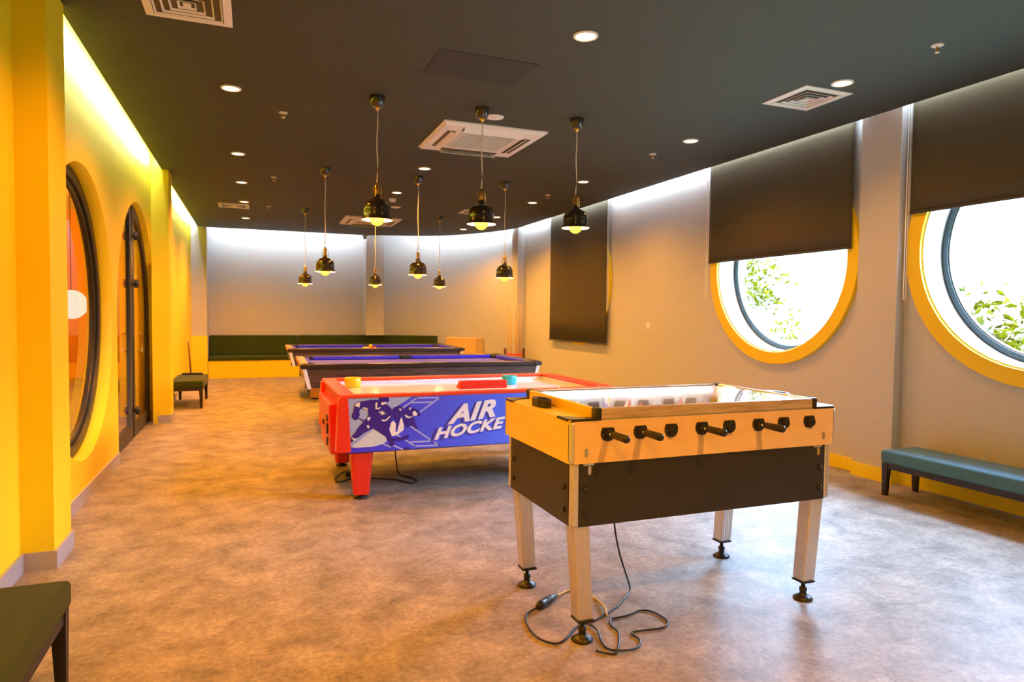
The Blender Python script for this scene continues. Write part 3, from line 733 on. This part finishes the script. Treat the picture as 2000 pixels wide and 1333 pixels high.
# cord of the air hockey table
bm = bmesh.new()
apt = [(1.13, 5.60, .37), (1.14, 5.62, .20), (1.18, 5.68, .02), (1.22, 5.60, .006), (1.265, 5.529, .006), (1.282, 5.412, .006), (1.218, 5.363, .006), (1.161, 5.454, .006), (1.111, 5.526, .006), (1.013, 5.578, .006), (.897, 5.655, .006), (.795, 5.689, .006), (.691, 5.597, .006), (.645, 5.63, .006), (.653, 5.738, .006), (.721, 5.90, .006), (.79, 5.96, .012)]
tube(bm, smooth_path(apt, 7), .006, 8)
ac_ = obj('power_cord', bm, 'black', None, 0, True); tag(ac_, 'dark power cord looping on the floor under the air hockey table', 'cord')
bm = bmesh.new(); box(bm, .74, .86, 5.74, 5.82, .0, .045); obj('power_adapter', bm, 'black', ac_, .008)

# ------------------------------------------------------------------ pool tables
def pool_table(loc, rz, label):
    t = thing('pool_table', label, 'pool table', loc, rz, None)
    L, W, z = 1.44, .80, .83
    # cloth bed
    bobj('cloth_bed', (-L+.14, L-.14, -W+.14, W-.14, .76, .775), 'cloth_bed', t)
    for s in (-1, 1):
        bobj('long_rail', (-L+.10, L-.10, min(s*W, s*(W-.10)), max(s*W, s*(W-.10)), .775, z), 'poolrim', t, .012)
        bobj('end_rail', (min(s*L, s*(L-.10)), max(s*L, s*(L-.10)), -W+.10, W-.10, .775, z), 'poolend' if s < 0 else 'poolrim', t, .012)
        for a, b in ((-L+.19, -.07), (.07, L-.19)):
            bm = bmesh.new(); y1, y2 = s*(W-.10), s*(W-.15)
            loft(bm, [[(a, y1, .775), (a, y1, z-.006), (a+.04, y2, z-.012), (a+.04, y2, .785)], [(b, y1, .775), (b, y1, z-.006), (b-.04, y2, z-.012), (b-.04, y2, .785)]])
            obj('cushion', bm, 'cloth', t)
        bm = bmesh.new(); x1, x2 = s*(L-.10), s*(L-.15); a, b = -W+.19, W-.19
        loft(bm, [[(x1, a, .775), (x1, a, z-.006), (x2, a+.04, z-.012), (x2, a+.04, .785)], [(x1, b, .775), (x1, b, z-.006), (x2, b-.04, z-.012), (x2, b-.04, .785)]])
        obj('cushion', bm, 'cloth', t)
        # apron
        bobj('side_apron', (-L+.05, L-.05, min(s*(W-.03), s*(W-.06)), max(s*(W-.03), s*(W-.06)), .56, .775), 'poolwood', t)
        bm = bmesh.new(); xo = s*(L-.02); xi = s*(L-.10)
        loft(bm, [[(xi, -W+.06, .56), (xi-s*.02, -W+.06, .56), (xi-s*.02, W-.06, .56), (xi, W-.06, .56)], [(xo, -W+.06, .775), (xo-s*.03, -W+.06, .775), (xo-s*.03, W-.06, .775), (xo, W-.06, .775)]])
        obj('end_apron', bm, 'poolend' if s < 0 else 'poolwood', t)
        for sy in (-1, 1):
            bm = bmesh.new(); c = .045
            a1 = (s*(L-.02), sy*(W-.015)); a0 = (s*(L-.075), sy*(W-.03))
            loft(bm, [[(a0[0], a0[1], .55), (a0[0]-s*c, a0[1], .55), (a0[0]-s*c, a0[1]-sy*c, .55), (a0[0], a0[1]-sy*c, .55)], [(a1[0], a1[1], .778), (a1[0]-s*c, a1[1], .778), (a1[0]-s*c, a1[1]-sy*c, .778), (a1[0], a1[1]-sy*c, .778)]])
            obj('corner_trim', bm, 'trim_white', t, .005)
            # rail corner and pocket
            bm = bmesh.new(); lathe(bm, [(.062, z+.004), (.085, z+.004), (.085, .775), (.062, .76), (.062, z+.004)], 20, s*(L-.10), sy*(W-.10)); 
            pk = obj('corner_pocket', bm, 'black', t, 0, True)
            bobj('rail_corner', (min(s*L, s*(L-.10)), max(s*L, s*(L-.10)), min(sy*W, sy*(W-.10)), max(sy*W, sy*(W-.10)), .775, z-.001), 'poolrim', t, .012)
            lx, ly = s*(L-.42), sy*(W-.28)
            bm = bmesh.new(); loft(bm, [[(lx+a*.06, ly+b*.06, .02) for a, b in ((-1, -1), (1, -1), (1, 1), (-1, 1))], [(lx+a*.08, ly+b*.08, .56) for a, b in ((-1, -1), (1, -1), (1, 1), (-1, 1))]])
            lg = obj('leg', bm, 'poolend', t, .006)
            bm = bmesh.new(); lathe(bm, [(0, 0), (.05, 0), (.05, .015), (.03, .022), (0, .022)], 16, lx, ly); obj('foot', bm, 'black', lg, 0, True)
        bobj('side_pocket', (-.06, .06, min(s*(W-.05), s*(W-.15)), max(s*(W-.05), s*(W-.15)), .765, z+.004), 'black', t, .015)
    bobj('underbed', (-L+.10, L-.10, -W+.06, W-.06, .56, .76), 'poolwood', t)
    return t
pool_table((1.955, 8.42, 0), -.025, 'blue cloth pool table with empty bed directly behind the air hockey table')
pool_table((1.975, 11.72, 0), -.02, 'farther blue cloth pool table with racked balls on it by the green banquette')
# racked balls on the far table
bcol = [(.75, .12, .02), (.8, .45, .02), (.7, .03, .02), (.75, .6, .4), (.8, .16, .03), (.6, .05, .02), (.8, .5, .1), (.75, .25, .05), (.75, .08, .03), (.8, .3, .1)]
k = 0
names = ['front tip', 'second row left', 'second row right', 'third row left', 'third row middle', 'third row right', 'back row far left', 'back row inner left', 'back row inner right', 'back row far right']
Rb = .030
for row in range(4):
    for j in range(row+1):
        bm = bmesh.new(); bmesh.ops.create_uvsphere(bm, u_segments=16, v_segments=10, radius=Rb)
        o = obj('billiard_ball', bm, mat('ball_%d' % k, bcol[k], .15, var=.02), None, 0, True)
        o.location = (1.82+(j-row/2)*2*Rb*1.01+.05, 11.30+row*2*Rb*.88, .775+Rb)
        tag(o, 'glossy billiard ball in the racked triangle on the far pool table, '+names[k], 'billiard ball', 'racked balls on the far pool table')
        k += 1
bm = bmesh.new(); bmesh.ops.create_uvsphere(bm, u_segments=16, v_segments=10, radius=Rb)
o = obj('billiard_ball', bm, mat('ball_yellow', (.85, .6, .05), .15, var=.02), None, 0, True); o.location = (1.87, 11.30+2*Rb*.88*.62, .775+Rb+.047)
tag(o, 'yellow billiard ball resting on top of the racked triangle', 'billiard ball', 'racked balls on the far pool table')

# ------------------------------------------------------------------ benches
def cushion(bm, x0, x1, y0, y1, z0, z1): box(bm, x0, x1, y0, y1, z0, z1)
def bench(loc, wx, wy, h, m, label, ch=.10):
    t = thing('upholstered_bench', label, 'bench', loc)
    bm = bmesh.new(); box(bm, -wx/2, wx/2, -wy/2, wy/2, h-ch, h)
    obj('cushion', bm, m, t, .022, seg=4)
    bobj('apron', (-wx/2+.015, wx/2-.015, -wy/2+.015, wy/2-.015, h-ch-.045, h-ch), 'darkwood', t)
    for sx in (-1, 1):
        for sy in (-1, 1):
            cx, cy = sx*(wx/2-.035), sy*(wy/2-.035)
            bm = bmesh.new()
            loft(bm, [[(cx+sx*.004+a*.017, cy+sy*.004+b*.017, 0) for a, b in ((-1, -1), (1, -1), (1, 1), (-1, 1))], [(cx+a*.026, cy+b*.026, h-ch-.001) for a, b in ((-1, -1), (1, -1), (1, 1), (-1, 1))]])
            obj('leg', bm, 'darkwood', t, .002)
    return t
bench((4.855, 3.23, 0), .40, 1.20, .362, 'bluegreen', 'teal upholstered bench with black legs under the right window')
bench((-.860, 2.15, 0), .47, 1.42, .405, 'green', 'dark green bench cut off at the lower left by the yellow wall')
bench((-.875, 11.15, 0), .44, 1.18, .40, 'green', 'small olive bench standing beyond the yellow pillar')
# stick with dark cross bar leaning behind the far bench
t = thing('dust_mop', 'dust mop with thin brown handle upright on the small olive bench', 'mop', (-.90, 11.62, .402))
bm = bmesh.new(); tube(bm, [(0, 0, .02), (-.035, .02, .52)], .010, 8); obj('handle', bm, 'cuebutt', t, 0, True)
bobj('mop_head', (-.13, .17, -.03, .03, 0, .03), 'black', t, .008)

# ------------------------------------------------------------------ banquette along the back wall
sf = thing('banquette', 'long dark green banquette on a yellow base along the back wall', 'sofa', (0, 0, 0))
def ring_path(front, back, z0, z1, bm):
    pass
wall_line = [(-.85, 15.68), (.95, 15.68), (2.38, 15.68), (2.95, 15.58), (3.5, 15.34), (4.02, 14.98)]
def off(d):
    out = []
    for i, p in enumerate(wall_line):
        a = wall_line[max(0, i-1)]; b = wall_line[min(len(wall_line)-1, i+1)]
        v = Vector((b[0]-a[0], b[1]-a[1])).normalized(); nn = Vector((v.y, -v.x))
        out.append((p[0]+nn.x*d, p[1]+nn.y*d))
    return out
def sweep(d0, d1, z0, z1, i0, i1, gap=0.):
    A, B = off(d0), off(d1); bm = bmesh.new()
    A = [Vector((*p, 0)) for p in A[i0:i1+1]]; B = [Vector((*p, 0)) for p in B[i0:i1+1]]
    if gap:
        A[0] += (A[1]-A[0]).normalized()*gap; B[0] += (B[1]-B[0]).normalized()*gap
        A[-1] += (A[-2]-A[-1]).normalized()*gap; B[-1] += (B[-2]-B[-1]).normalized()*gap
    loft(bm, [[(a.x, a.y, z0), (b.x, b.y, z0), (b.x, b.y, z1), (a.x, a.y, z1)] for a, b in zip(A, B)])
    return bm
obj('base', sweep(0, .45, 0, .37, 0, 5), 'yellow', sf)
for i0, i1 in ((0, 1), (1, 3), (3, 5)):
    obj('seat_cushion', sweep(.0, .48, .372, .465, i0, i1, .006), 'green', sf, .025)
    obj('backrest', sweep(.0, .10, .466, .90, i0, i1, .006), 'green', sf, .02)
bm = bmesh.new()
pp = [(4.02, 14.30), (4.56, 13.86), (4.80, 14.0), (4.28, 14.82)]
loft(bm, [[(a, b, 0) for a, b in pp], [(a, b, .885) for a, b in pp]])
tag(obj('end_cabinet', bm, mat('tan_laminate', (.72, .50, .20), .5), None, .006), 'plain tan box closing the right end of the green banquette', 'cabinet')

# ------------------------------------------------------------------ cues in the corner
cr_ = thing('cue_rack', 'low red and dark wooden cue rack standing in the far right corner', 'cue rack', (4.84, 12.28, 0), -.25)
bobj('base', (-.16, .20, -.06, .06, 0, .05), 'cuebutt', cr_, .006)
bobj('rail', (-.16, .20, -.03, .03, .60, .63), 'red', cr_, .004)
for x in (-.17, .20):
    bobj('upright', (x-.022, x+.022, -.035, .035, .05, .74), 'cuebutt', cr_, .004)
for dx, h, lab, th in ((-.115, 1.55, 'slim pool cue at the left of the corner rack', .010), (-.05, 1.50, 'slim pool cue second from the left in the corner rack', .010), (.045, 1.56, 'bright pool cue with dark butt third in the corner rack', .012), (.09, 1.60, 'bright pool cue with dark butt fourth in the corner rack', .012), (.135, 1.58, 'bright pool cue with dark butt rightmost in the corner rack', .012)):
    c, s = math.cos(-.25), math.sin(-.25)
    q = thing('pool_cue', lab, 'pool cue', (4.84+dx*c-.0*s, 12.28+dx*s, .052), 0, 'cues in the corner rack')
    bm = bmesh.new(); tube(bm, [(0, 0, .5), (.0, .01, h-.05)], [th*1.15, .006], 8); obj('shaft', bm, 'cue', q, 0, True)
    bm = bmesh.new(); tube(bm, [(0, 0, 0), (0, 0, .5)], [th*1.5, th*1.15], 8); obj('butt', bm, 'cuebutt' if dx > 0 else 'cue', q, 0, True)

# ------------------------------------------------------------------ roller blinds
def blind(y0, y1, zb_, label, chain_y, chain_z):
    t = thing('roller_blind', label, 'blind', (5.075, (y0+y1)/2, zb_))
    W = (y1-y0)/2; H = 3.33-zb_
    bm = bmesh.new(); nx, nz = 40, 6
    V = []
    for j in range(nz+1):
        row = []
        for i in range(nx+1):
            u = -W+2*W*i/nx
            d = .0015*math.sin(i*.31+1.3)*(.3+.7*j/nz)+.001*math.sin(i*.83)
            row.append(bm.verts.new((d, u, .02+(H-.02)*j/nz)))
        V.append(row)
    for j in range(nz):
        for i in range(nx): bm.faces.new((V[j][i], V[j][i+1], V[j+1][i+1], V[j+1][i]))
    o = obj('fabric', bm, 'blind', t, 0, True); s = o.modifiers.new('thick', 'SOLIDIFY'); s.thickness = .002
    bobj('bottom_bar', (-.008, .008, -W, W, 0, .024), 'blind_bar', t, .003)
    bm = bmesh.new(); tube(bm, [(0, -W-.02, H), (0, W+.02, H)], .025, 12); obj('roller', bm, 'white', t, 0, True)
    bm = bmesh.new(); cy = chain_y-(y0+y1)/2; cz = chain_z-zb_
    tube(bm, [(-.012, cy, H), (-.012, cy, cz), (-.008, cy, cz-.015), (0, cy, cz-.02), (.008, cy, cz-.015), (.012, cy, cz), (.012, cy, H)], .004, 6)
    obj('pull_chain', bm, 'white', t)
    return t
blind(1.93, 3.97, 2.265, 'dark roller blind over the nearest round window at the right edge', 3.995, 1.58)
blind(4.54, 6.57, 2.035, 'dark roller blind half lowered over the middle round window', 6.60, 1.62)
blind(9.02, 11.10, .955, 'dark roller blind fully lowered near the far corner', 8.985, 1.5)
# wall socket
s_ = thing('wall_switch', 'small white switch plate on the right wall', 'switch', (XR, 7.93, 1.27))
bobj('plate', (-.010, 0, -.04, .04, -.045, .045), 'white', s_, .003); bobj('rocker', (-.014, -.010, -.02, .02, -.025, .025), 'white', s_, .002)

# ------------------------------------------------------------------ ceiling fixtures
DL = [(1.952, 3.781, 'recessed downlight nearest the camera in the middle of the ceiling'), (-.144, 5.719, 'largest downlight in the left ceiling row, right of the yellow cove'),
      (-.133, 8.02, 'second downlight in the left ceiling row'), (-.119, 9.753, 'third downlight in the left ceiling row'), (-.103, 11.439, 'fourth downlight in the left ceiling row, above the far slim vent'),
      (-.095, 13.403, 'farthest downlight in the left ceiling row'), (1.94, 7.906, 'downlight just above the middle pendant canopy of the second row'), (1.956, 9.622, 'downlight beside the left front pendant, in the middle ceiling row'),
      (4.093, 3.785, 'downlight beside the square vent at the right'), (4.069, 5.587, 'second downlight in the right ceiling row, left of the blinds'), (4.036, 7.829, 'downlight right of the front right pendant cord'),
      (4.072, 9.599, 'downlight above the far lowered blind corner, fourth in the right row'), (4.054, 13.172, 'farthest downlight near the curved wall'), (4.086, 11.264, 'downlight peeking out behind the front middle pendant shade')]
DLX = [(-.144, 3.78), (-.14, 1.9), (1.95, 0.1), (-.14, 0.1), (1.95, 11.4)]
def downlight(x, y, label, power=190):
    t = thing('downlight', label, 'downlight', (x, y, ZC), 0, 'recessed ceiling downlights')
    bm = bmesh.new(); lathe(bm, [(.078, 0), (.078, -.006), (.066, -.010), (.060, -.004), (.060, 0)], 28); obj('trim_ring', bm, 'white', t, 0, True)
    bm = bmesh.new(); vs = [bm.verts.new((.062*math.cos(2*PI*k/28), .062*math.sin(2*PI*k/28), -.003)) for k in range(28)]; bm.faces.new(vs); obj('lens', bm, 'downlight', t)
    ld = bpy.data.lights.new('downlight_lamp', 'SPOT'); ld.energy = power; ld.color = (1.0, .30, .012) if x < 1 else (1.0, .39, .045); ld.spot_size = 2.5; ld.spot_blend = .8; ld.shadow_soft_size = .05
    lo = bpy.data.objects.new('downlight_lamp', ld); col.objects.link(lo); lo.parent = t; lo.location = (0, 0, -.02)
for x, y, lab in DL: downlight(x, y, lab, (480 if y > 11 else 245) if x < 1 else ((40 if x < 3 else 70) if y < 4.5 else (140 if y < 6 else (320 if y > 11 else 190))))
outl_ = ['above the camera at the left', 'over the near green bench', 'behind the camera in the middle', 'behind the camera at the left', 'hidden behind the far ceiling air conditioner']
for (x, y), q in zip(DLX, outl_): downlight(x, y, 'recessed downlight '+q, 420 if x > 1 and y < 1 else 200)
# pendants
PD = [(.950, 5.461, 2.158, 'front row pendant lamp at the left, over the air hockey table'), (1.826, 5.415, 2.170, 'front row pendant lamp in the middle, hanging before the air conditioner'), (2.699, 5.373, 2.182, 'front row pendant lamp at the right, before the far blind'),
      (.832, 8.372, 1.90, 'second row pendant lamp at the left, over the nearer pool table'), (1.983, 8.404, 1.90, 'second row pendant lamp in the middle, over the nearer pool table'), (3.121, 8.281, 1.892, 'second row pendant lamp at the right, before the curved wall'),
      (.841, 11.72, 1.888, 'farthest row pendant lamp at the left'), (2.019, 11.781, 1.90, 'farthest row pendant lamp in the middle, before the grey pillar'), (3.143, 11.645, 1.898, 'farthest row pendant lamp at the right')]
proto = None
def pendant(x, y, zr_, label):
    t = thing('pendant_lamp', label, 'pendant lamp', (x, y, zr_), 0, 'black pendant lamps with bare bulbs')
    D = ZC-zr_
    bm = bmesh.new(); lathe(bm, [(.064, D), (.062, D-.03), (.052, D-.075), (.043, D-.085), (.012, D-.088)], 24); obj('canopy', bm, 'shade', t, 0, True)
    bm = bmesh.new(); lathe(bm, [(.018, D-.084), (.018, D-.10), (.010, D-.115), (.004, D-.118)], 14); obj('cord_grip', bm, 'brass', t, 0, True)
    bm = bmesh.new(); nseg = 8
    tube(bm, [(.004*math.sin(k*1.3), .003*math.sin(k*.9), D-.11-(D-.11-.29)*k/nseg) for k in range(nseg+1)], .005, 8); obj('cord', bm, 'cordw', t, 0, True)
    bm = bmesh.new(); lathe(bm, [(.004, .302), (.010, .296), (.013, .282), (.019, .270), (.020, .225), (.022, .205)], 16)
    sk = obj('socket', bm, 'brass', t, 0, True)
    for s in (-1, 1):
        bm = bmesh.new(); tube(bm, [(s*.012, 0, .278), (s*.030, 0, .268), (s*.034, 0, .25), (s*.034, 0, .19)], .003, 6); obj('bracket', bm, 'brass', t, 0, True)
    bm = bmesh.new(); prof = [(.020, .206), (.026, .188), (.033, .172), (.058, .160), (.090, .140), (.106, .108), (.110, .07), (.111, .030), (.122, .006), (.124, .0)]
    lathe(bm, prof, 32); sh = obj('shade', bm, 'shade', t, 0, True)
    bm = bmesh.new(); lathe(bm, [(.123, .0), (.119, .006), (.108, .030), (.107, .07), (.101, .098), (.08, .127), (.05, .147), (.02, .155)], 32); obj('shade_lining', bm, 'shade_in', sh, 0, True)
    bm = bmesh.new(); bmesh.ops.create_uvsphere(bm, u_segments=20, v_segments=14, radius=.060)
    for v in bm.verts:
        if v.co.z > 0: v.co.z *= 1.5; f_ = 1-.45*(v.co.z/.084); v.co.x *= f_; v.co.y *= f_
    b = obj('bulb', bm, 'bulb', t, 0, True); b.location = (0, 0, .012)
    bm = bmesh.new(); bmesh.ops.create_uvsphere(bm, u_segments=10, v_segments=8, radius=.012); f = obj('filament', bm, 'filament', b, 0, True); f.location = (0, 0, .02)
    ld = bpy.data.lights.new('pendant_bulb_light', 'POINT'); ld.energy = 38; ld.color = (1, .66, .38); ld.shadow_soft_size = .03
    lo = bpy.data.objects.new('pendant_bulb_light', ld); col.objects.link(lo); lo.parent = t; lo.location = (0, 0, .0)
for p in PD: pendant(*p)
# cassette air conditioners
def cassette(x, y, label):
    t = thing('ceiling_air_conditioner', label, 'air conditioner', (x, y, ZC))
    bm = bmesh.new()
    a, b = .51, .48
    loft(bm, [[(sx*a, sy*a, 0) for sx, sy in ((-1, -1), (1, -1), (1, 1), (-1, 1))], [(sx*a, sy*a, -.012) for sx, sy in ((-1, -1), (1, -1), (1, 1), (-1, 1))], [(sx*b, sy*b, -.035) for sx, sy in ((-1, -1), (1, -1), (1, 1), (-1, 1))]])
    obj('panel', bm, 'white', t)
    bobj('grille_backing', (-.27, .27, -.27, .27, -.037, -.034), 'grille_dark', t)
    for k in range(15):
        q = -.255+k*.0364
        bobj('grille_slat', (-.265, .265, q-.004, q+.004, -.043, -.037), 'white', t)
    for q in (-.27, 0, .27):
        bobj('grille_bar', (q-.007, q+.007, -.27, .27, -.045, -.037), 'white', t)
    for s in (-1, 1):
        bobj('air_outlet', (-.30, .30, min(s*.34, s*.42), max(s*.34, s*.42), -.038, -.034), 'grille_dark', t)
        bobj('air_outlet', (min(s*.34, s*.42), max(s*.34, s*.42), -.30, .30, -.038, -.034), 'grille_dark', t)
        o = bobj('flap', (-.30, .30, -.04, .04, -.005, .0), 'white', t, .002); o.location = (0, s*.43, -.05); o.rotation_euler = (s*.5, 0, 0)
        o = bobj('flap', (-.03, .03, -.29, .29, -.004, .0), 'white', t, .002); o.location = (s*.36, 0, -.046); o.rotation_euler = (0, -s*.5, 0)
cassette(2.13, 6.37, 'white ceiling cassette air conditioner nearest, behind the middle front pendant')
cassette(2.09, 12.75, 'far white ceiling cassette air conditioner behind the left front pendant')
def diffuser(x, y, s, label, n=4):
    t = thing('ceiling_vent', label, 'vent', (x, y, ZC))
    bm = bmesh.new()
    sq = ((-1, -1), (1, -1), (1, 1), (-1, 1))
    def fr(o, i, z0, z1):
        bmm = bmesh.new()
        O = [bmm.verts.new((a*o, b*o, z0)) for a, b in sq]; I = [bmm.verts.new((a*i, b*i, z1)) for a, b in sq]
        for k in range(4): bmm.faces.new((O[k], O[(k+1) % 4], I[(k+1) % 4], I[k]))
        return bmm
    bm.free()
    o = obj('frame', fr(s, s*.80, -.006, -.012), 'white', t); m_ = o.modifiers.new('t', 'SOLIDIFY'); m_.thickness = .006
    for k in range(n):
        a = s*(.78-.19*k); o = obj('vane', fr(a, a-s*.10, -.012, .018), 'white', t); m_ = o.modifiers.new('t', 'SOLIDIFY'); m_.thickness = .003
    bobj('centre_plate', (-s*.09, s*.09, -s*.09, s*.09, -.01, -.006), 'white', t)
    bobj('duct_backing', (-s*.8, s*.8, -s*.8, s*.8, -.003, -.001), 'black', t)
diffuser(4.12, 4.155, .235, 'square white ceiling vent near the right blinds')
diffuser(-.335, 4.27, .235, 'large white ceiling vent cut off at the top left')
diffuser(-.265, 11.95, .235, 'far slim looking ceiling vent in the left row')
diffuser(3.55, 10.9, .235, 'far ceiling vent partly behind the middle front pendant')
h_ = bobj('dark_ceiling_patch', (1.16, 1.87, 4.33, 4.80, ZC-.004, ZC+.001), mat('darker_ceiling_tone', (.026, .026, .024), .8), None)  # flush rectangle slightly darker than the ceiling around it
tag(h_, 'flat darker rectangular patch in the near ceiling', 'hatch')
# sprinklers
def sprinkler(x, y, label):
    t = thing('sprinkler', label, 'sprinkler', (x, y, ZC), 0, 'ceiling sprinklers')
    bm = bmesh.new(); lathe(bm, [(0, 0), (.038, 0), (.036, -.006), (.016, -.010), (0, -.010)], 18); obj('escutcheon', bm, 'white', t, 0, True)
    bm = bmesh.new()
    tube(bm, [(-.008, 0, -.01), (-.013, 0, -.03), (-.004, 0, -.045)], .003, 6); tube(bm, [(.008, 0, -.01), (.013, 0, -.03), (.004, 0, -.045)], .003, 6); tube(bm, [(0, 0, -.008), (0, 0, -.045)], .005, 8)
    obj('yoke', bm, 'brass', t)
    bm = bmesh.new(); lathe(bm, [(0, -.045), (.014, -.046), (.014, -.049), (0, -.05)], 12); obj('deflector', bm, 'white', t, 0, True)
for x, y, lab in ((.264, 6.23, 'white ceiling sprinkler left of the front left pendant'), (.275, 9.211, 'ceiling sprinkler left of the second row pendants'), (4.031, 6.201, 'ceiling sprinkler near the middle blind'), (4.015, 8.897, 'far ceiling sprinkler right of the pendants'), (4.079, 3.038, 'brass ceiling sprinkler at the upper right'), (.27, 11.756, 'tiny far ceiling sprinkler in the left half')):
    sprinkler(x, y, lab)
def disc(name, x, y, r, h, lab, cat):
    t = thing(name, lab, cat, (x, y, ZC))
    bm = bmesh.new(); lathe(bm, [(0, 0), (r, 0), (r*.96, -h*.4), (r*.7, -h), (0, -h)], 24); obj('housing', bm, 'white', t, 0, True)
    bm = bmesh.new(); lathe(bm, [(r*.3, -h), (r*.28, -h-.004), (0, -h-.004)], 16); obj('sensor', bm, 'white', t, 0, True)
disc('ceiling_speaker', 2.01, 5.62, .085, .010, 'flat white ceiling disc beside the middle front pendant canopy', 'speaker')
disc('smoke_detector', 2.003, 10.157, .055, .05, 'small white smoke detector right of the left front pendant', 'smoke detector')
disc('ceiling_speaker', 2.212, 10.96, .085, .010, 'flat white ceiling disc behind the left front pendant shade', 'speaker')
t = thing('security_camera', 'small security camera on the far grey pillar under the ceiling', 'camera', (2.36, 15.10, ZC))
bm = bmesh.new(); lathe(bm, [(0, 0), (.05, 0), (.05, -.03), (.046, -.045)], 18); obj('mount', bm, 'white', t, 0, True)
bm = bmesh.new(); lathe(bm, [(.044, -.045), (.036, -.075), (.018, -.092), (0, -.096)], 18); obj('dome', bm, 'black', t, 0, True)

# ------------------------------------------------------------------ lounge beyond the left opening
g = thing('globe_lamp', 'glowing white globe lamp seen through the left round opening', 'lamp', (-3.0, 13.942, 1.504))
bm = bmesh.new(); bmesh.ops.create_uvsphere(bm, u_segments=24, v_segments=16, radius=.26); obj('globe', bm, 'globe', g, 0, True)
bm = bmesh.new(); tube(bm, [(0, 0, .25), (0, 0, ZT-1.507)], .008, 8); obj('cord', bm, 'black', g)
ld = bpy.data.lights.new('lounge_lamp', 'POINT'); ld.energy = 160; ld.color = WARM; ld.shadow_soft_size = .2
for y in (4.0, 8.5, 12.5):
    lo = bpy.data.objects.new('lounge_lamp', ld); col.objects.link(lo); lo.location = (-3.0, y, 3.0)

# wall added across the yard to block low skylight
gw = bobj('sky_block_wall', (12.0, 12.25, -20, 30, -.04, 3.0), mat('sky_block_wall_render', (.16, .16, .15), .9), None)
tag(gw, 'added wall blocking low skylight beyond the round windows', 'wall')
# unseen roof overhang added to cut off steep skylight, and pale paving outside the windows
struct(bobj('added_overhang', (5.5, 6.1, -4, 14, 3.6, 3.75), 'slab'))
# ------------------------------------------------------------------ planting outside the windows
def shrub(loc, r, n, label, seed, sq=(1, 1, 1)):
    rnd = random.Random(seed)
    t = thing('shrub', label, 'shrub', (loc[0], loc[1], 0))
    bm = bmesh.new()
    cz = loc[2]
    tips = []
    for b in range(9):
        e = Vector((rnd.uniform(-r, r)*.7, rnd.uniform(-r, r)*.9*sq[1], cz+rnd.uniform(-r, r)*.7*sq[2]))
        mid = Vector((e.x*.3, e.y*.35, cz*.55))
        tube(bm, smooth_path([(e.x*.05, e.y*.05, 0), mid, e], 4), [.02-.016*k/8 for k in range(9)], 5)
        tips.append(e); tips.append(mid.lerp(e, .6))
    obj('branch', bm, 'bark', t)
    V = []; F = []
    for k in range(n):
        c = rnd.choice(tips)
        p = c+Vector((rnd.gauss(0, r*.3), rnd.gauss(0, r*.3)*sq[1], rnd.gauss(0, r*.26)*sq[2]))
        d = Vector((rnd.gauss(0, 1), rnd.gauss(0, 1), rnd.gauss(-.2, .7))).normalized()
        sd = d.cross(Vector((rnd.gauss(0, 1), rnd.gauss(0, 1), rnd.gauss(0, 1)))).normalized()
        L = rnd.uniform(.07, .15); W = L*.22; nn = d.cross(sd)*L*.08
        i = len(V)
        V += [p, p+d*L*.45+sd*W+nn, p+d*L, p+d*L*.45-sd*W+nn, p+d*L*.45]
        F += [(i, i+1, i+4), (i+1, i+2, i+4), (i+2, i+3, i+4), (i+3, i, i+4)]
    me = bpy.data.meshes.new('leaves'); me.from_pydata(V, [], F); me.materials.append(M['leaf'])
    o = bpy.data.objects.new('leaves', me); col.objects.link(o); o.parent = t; o['kind'] = 'stuff'
shrub((7.6, 4.75, 1.25), .55, 900, 'leafy green shrub outside the right edge window', 3, (1, 1, 1))
shrub((9.9, 5.85, .55), .45, 600, 'low pale green shrub outside at the bottom of the right edge window', 8, (1, 1.2, .6))
shrub((7.9, 8.75, 2.15), .30, 330, 'small leafy branch outside behind the middle window', 5, (1, 1, .8))
shrub((8.2, 3.3, 3.9), 1.1, 2600, 'unseen tree added to shade the floor, its crown above the right edge window', 11, (.6, 1.3, .9))  # crown added out of view to shade the near right floor
shrub((9.9, 10.4, 1.33), .34, 110, 'sparse twig outside low in the middle window', 6, (1, 1, 1))
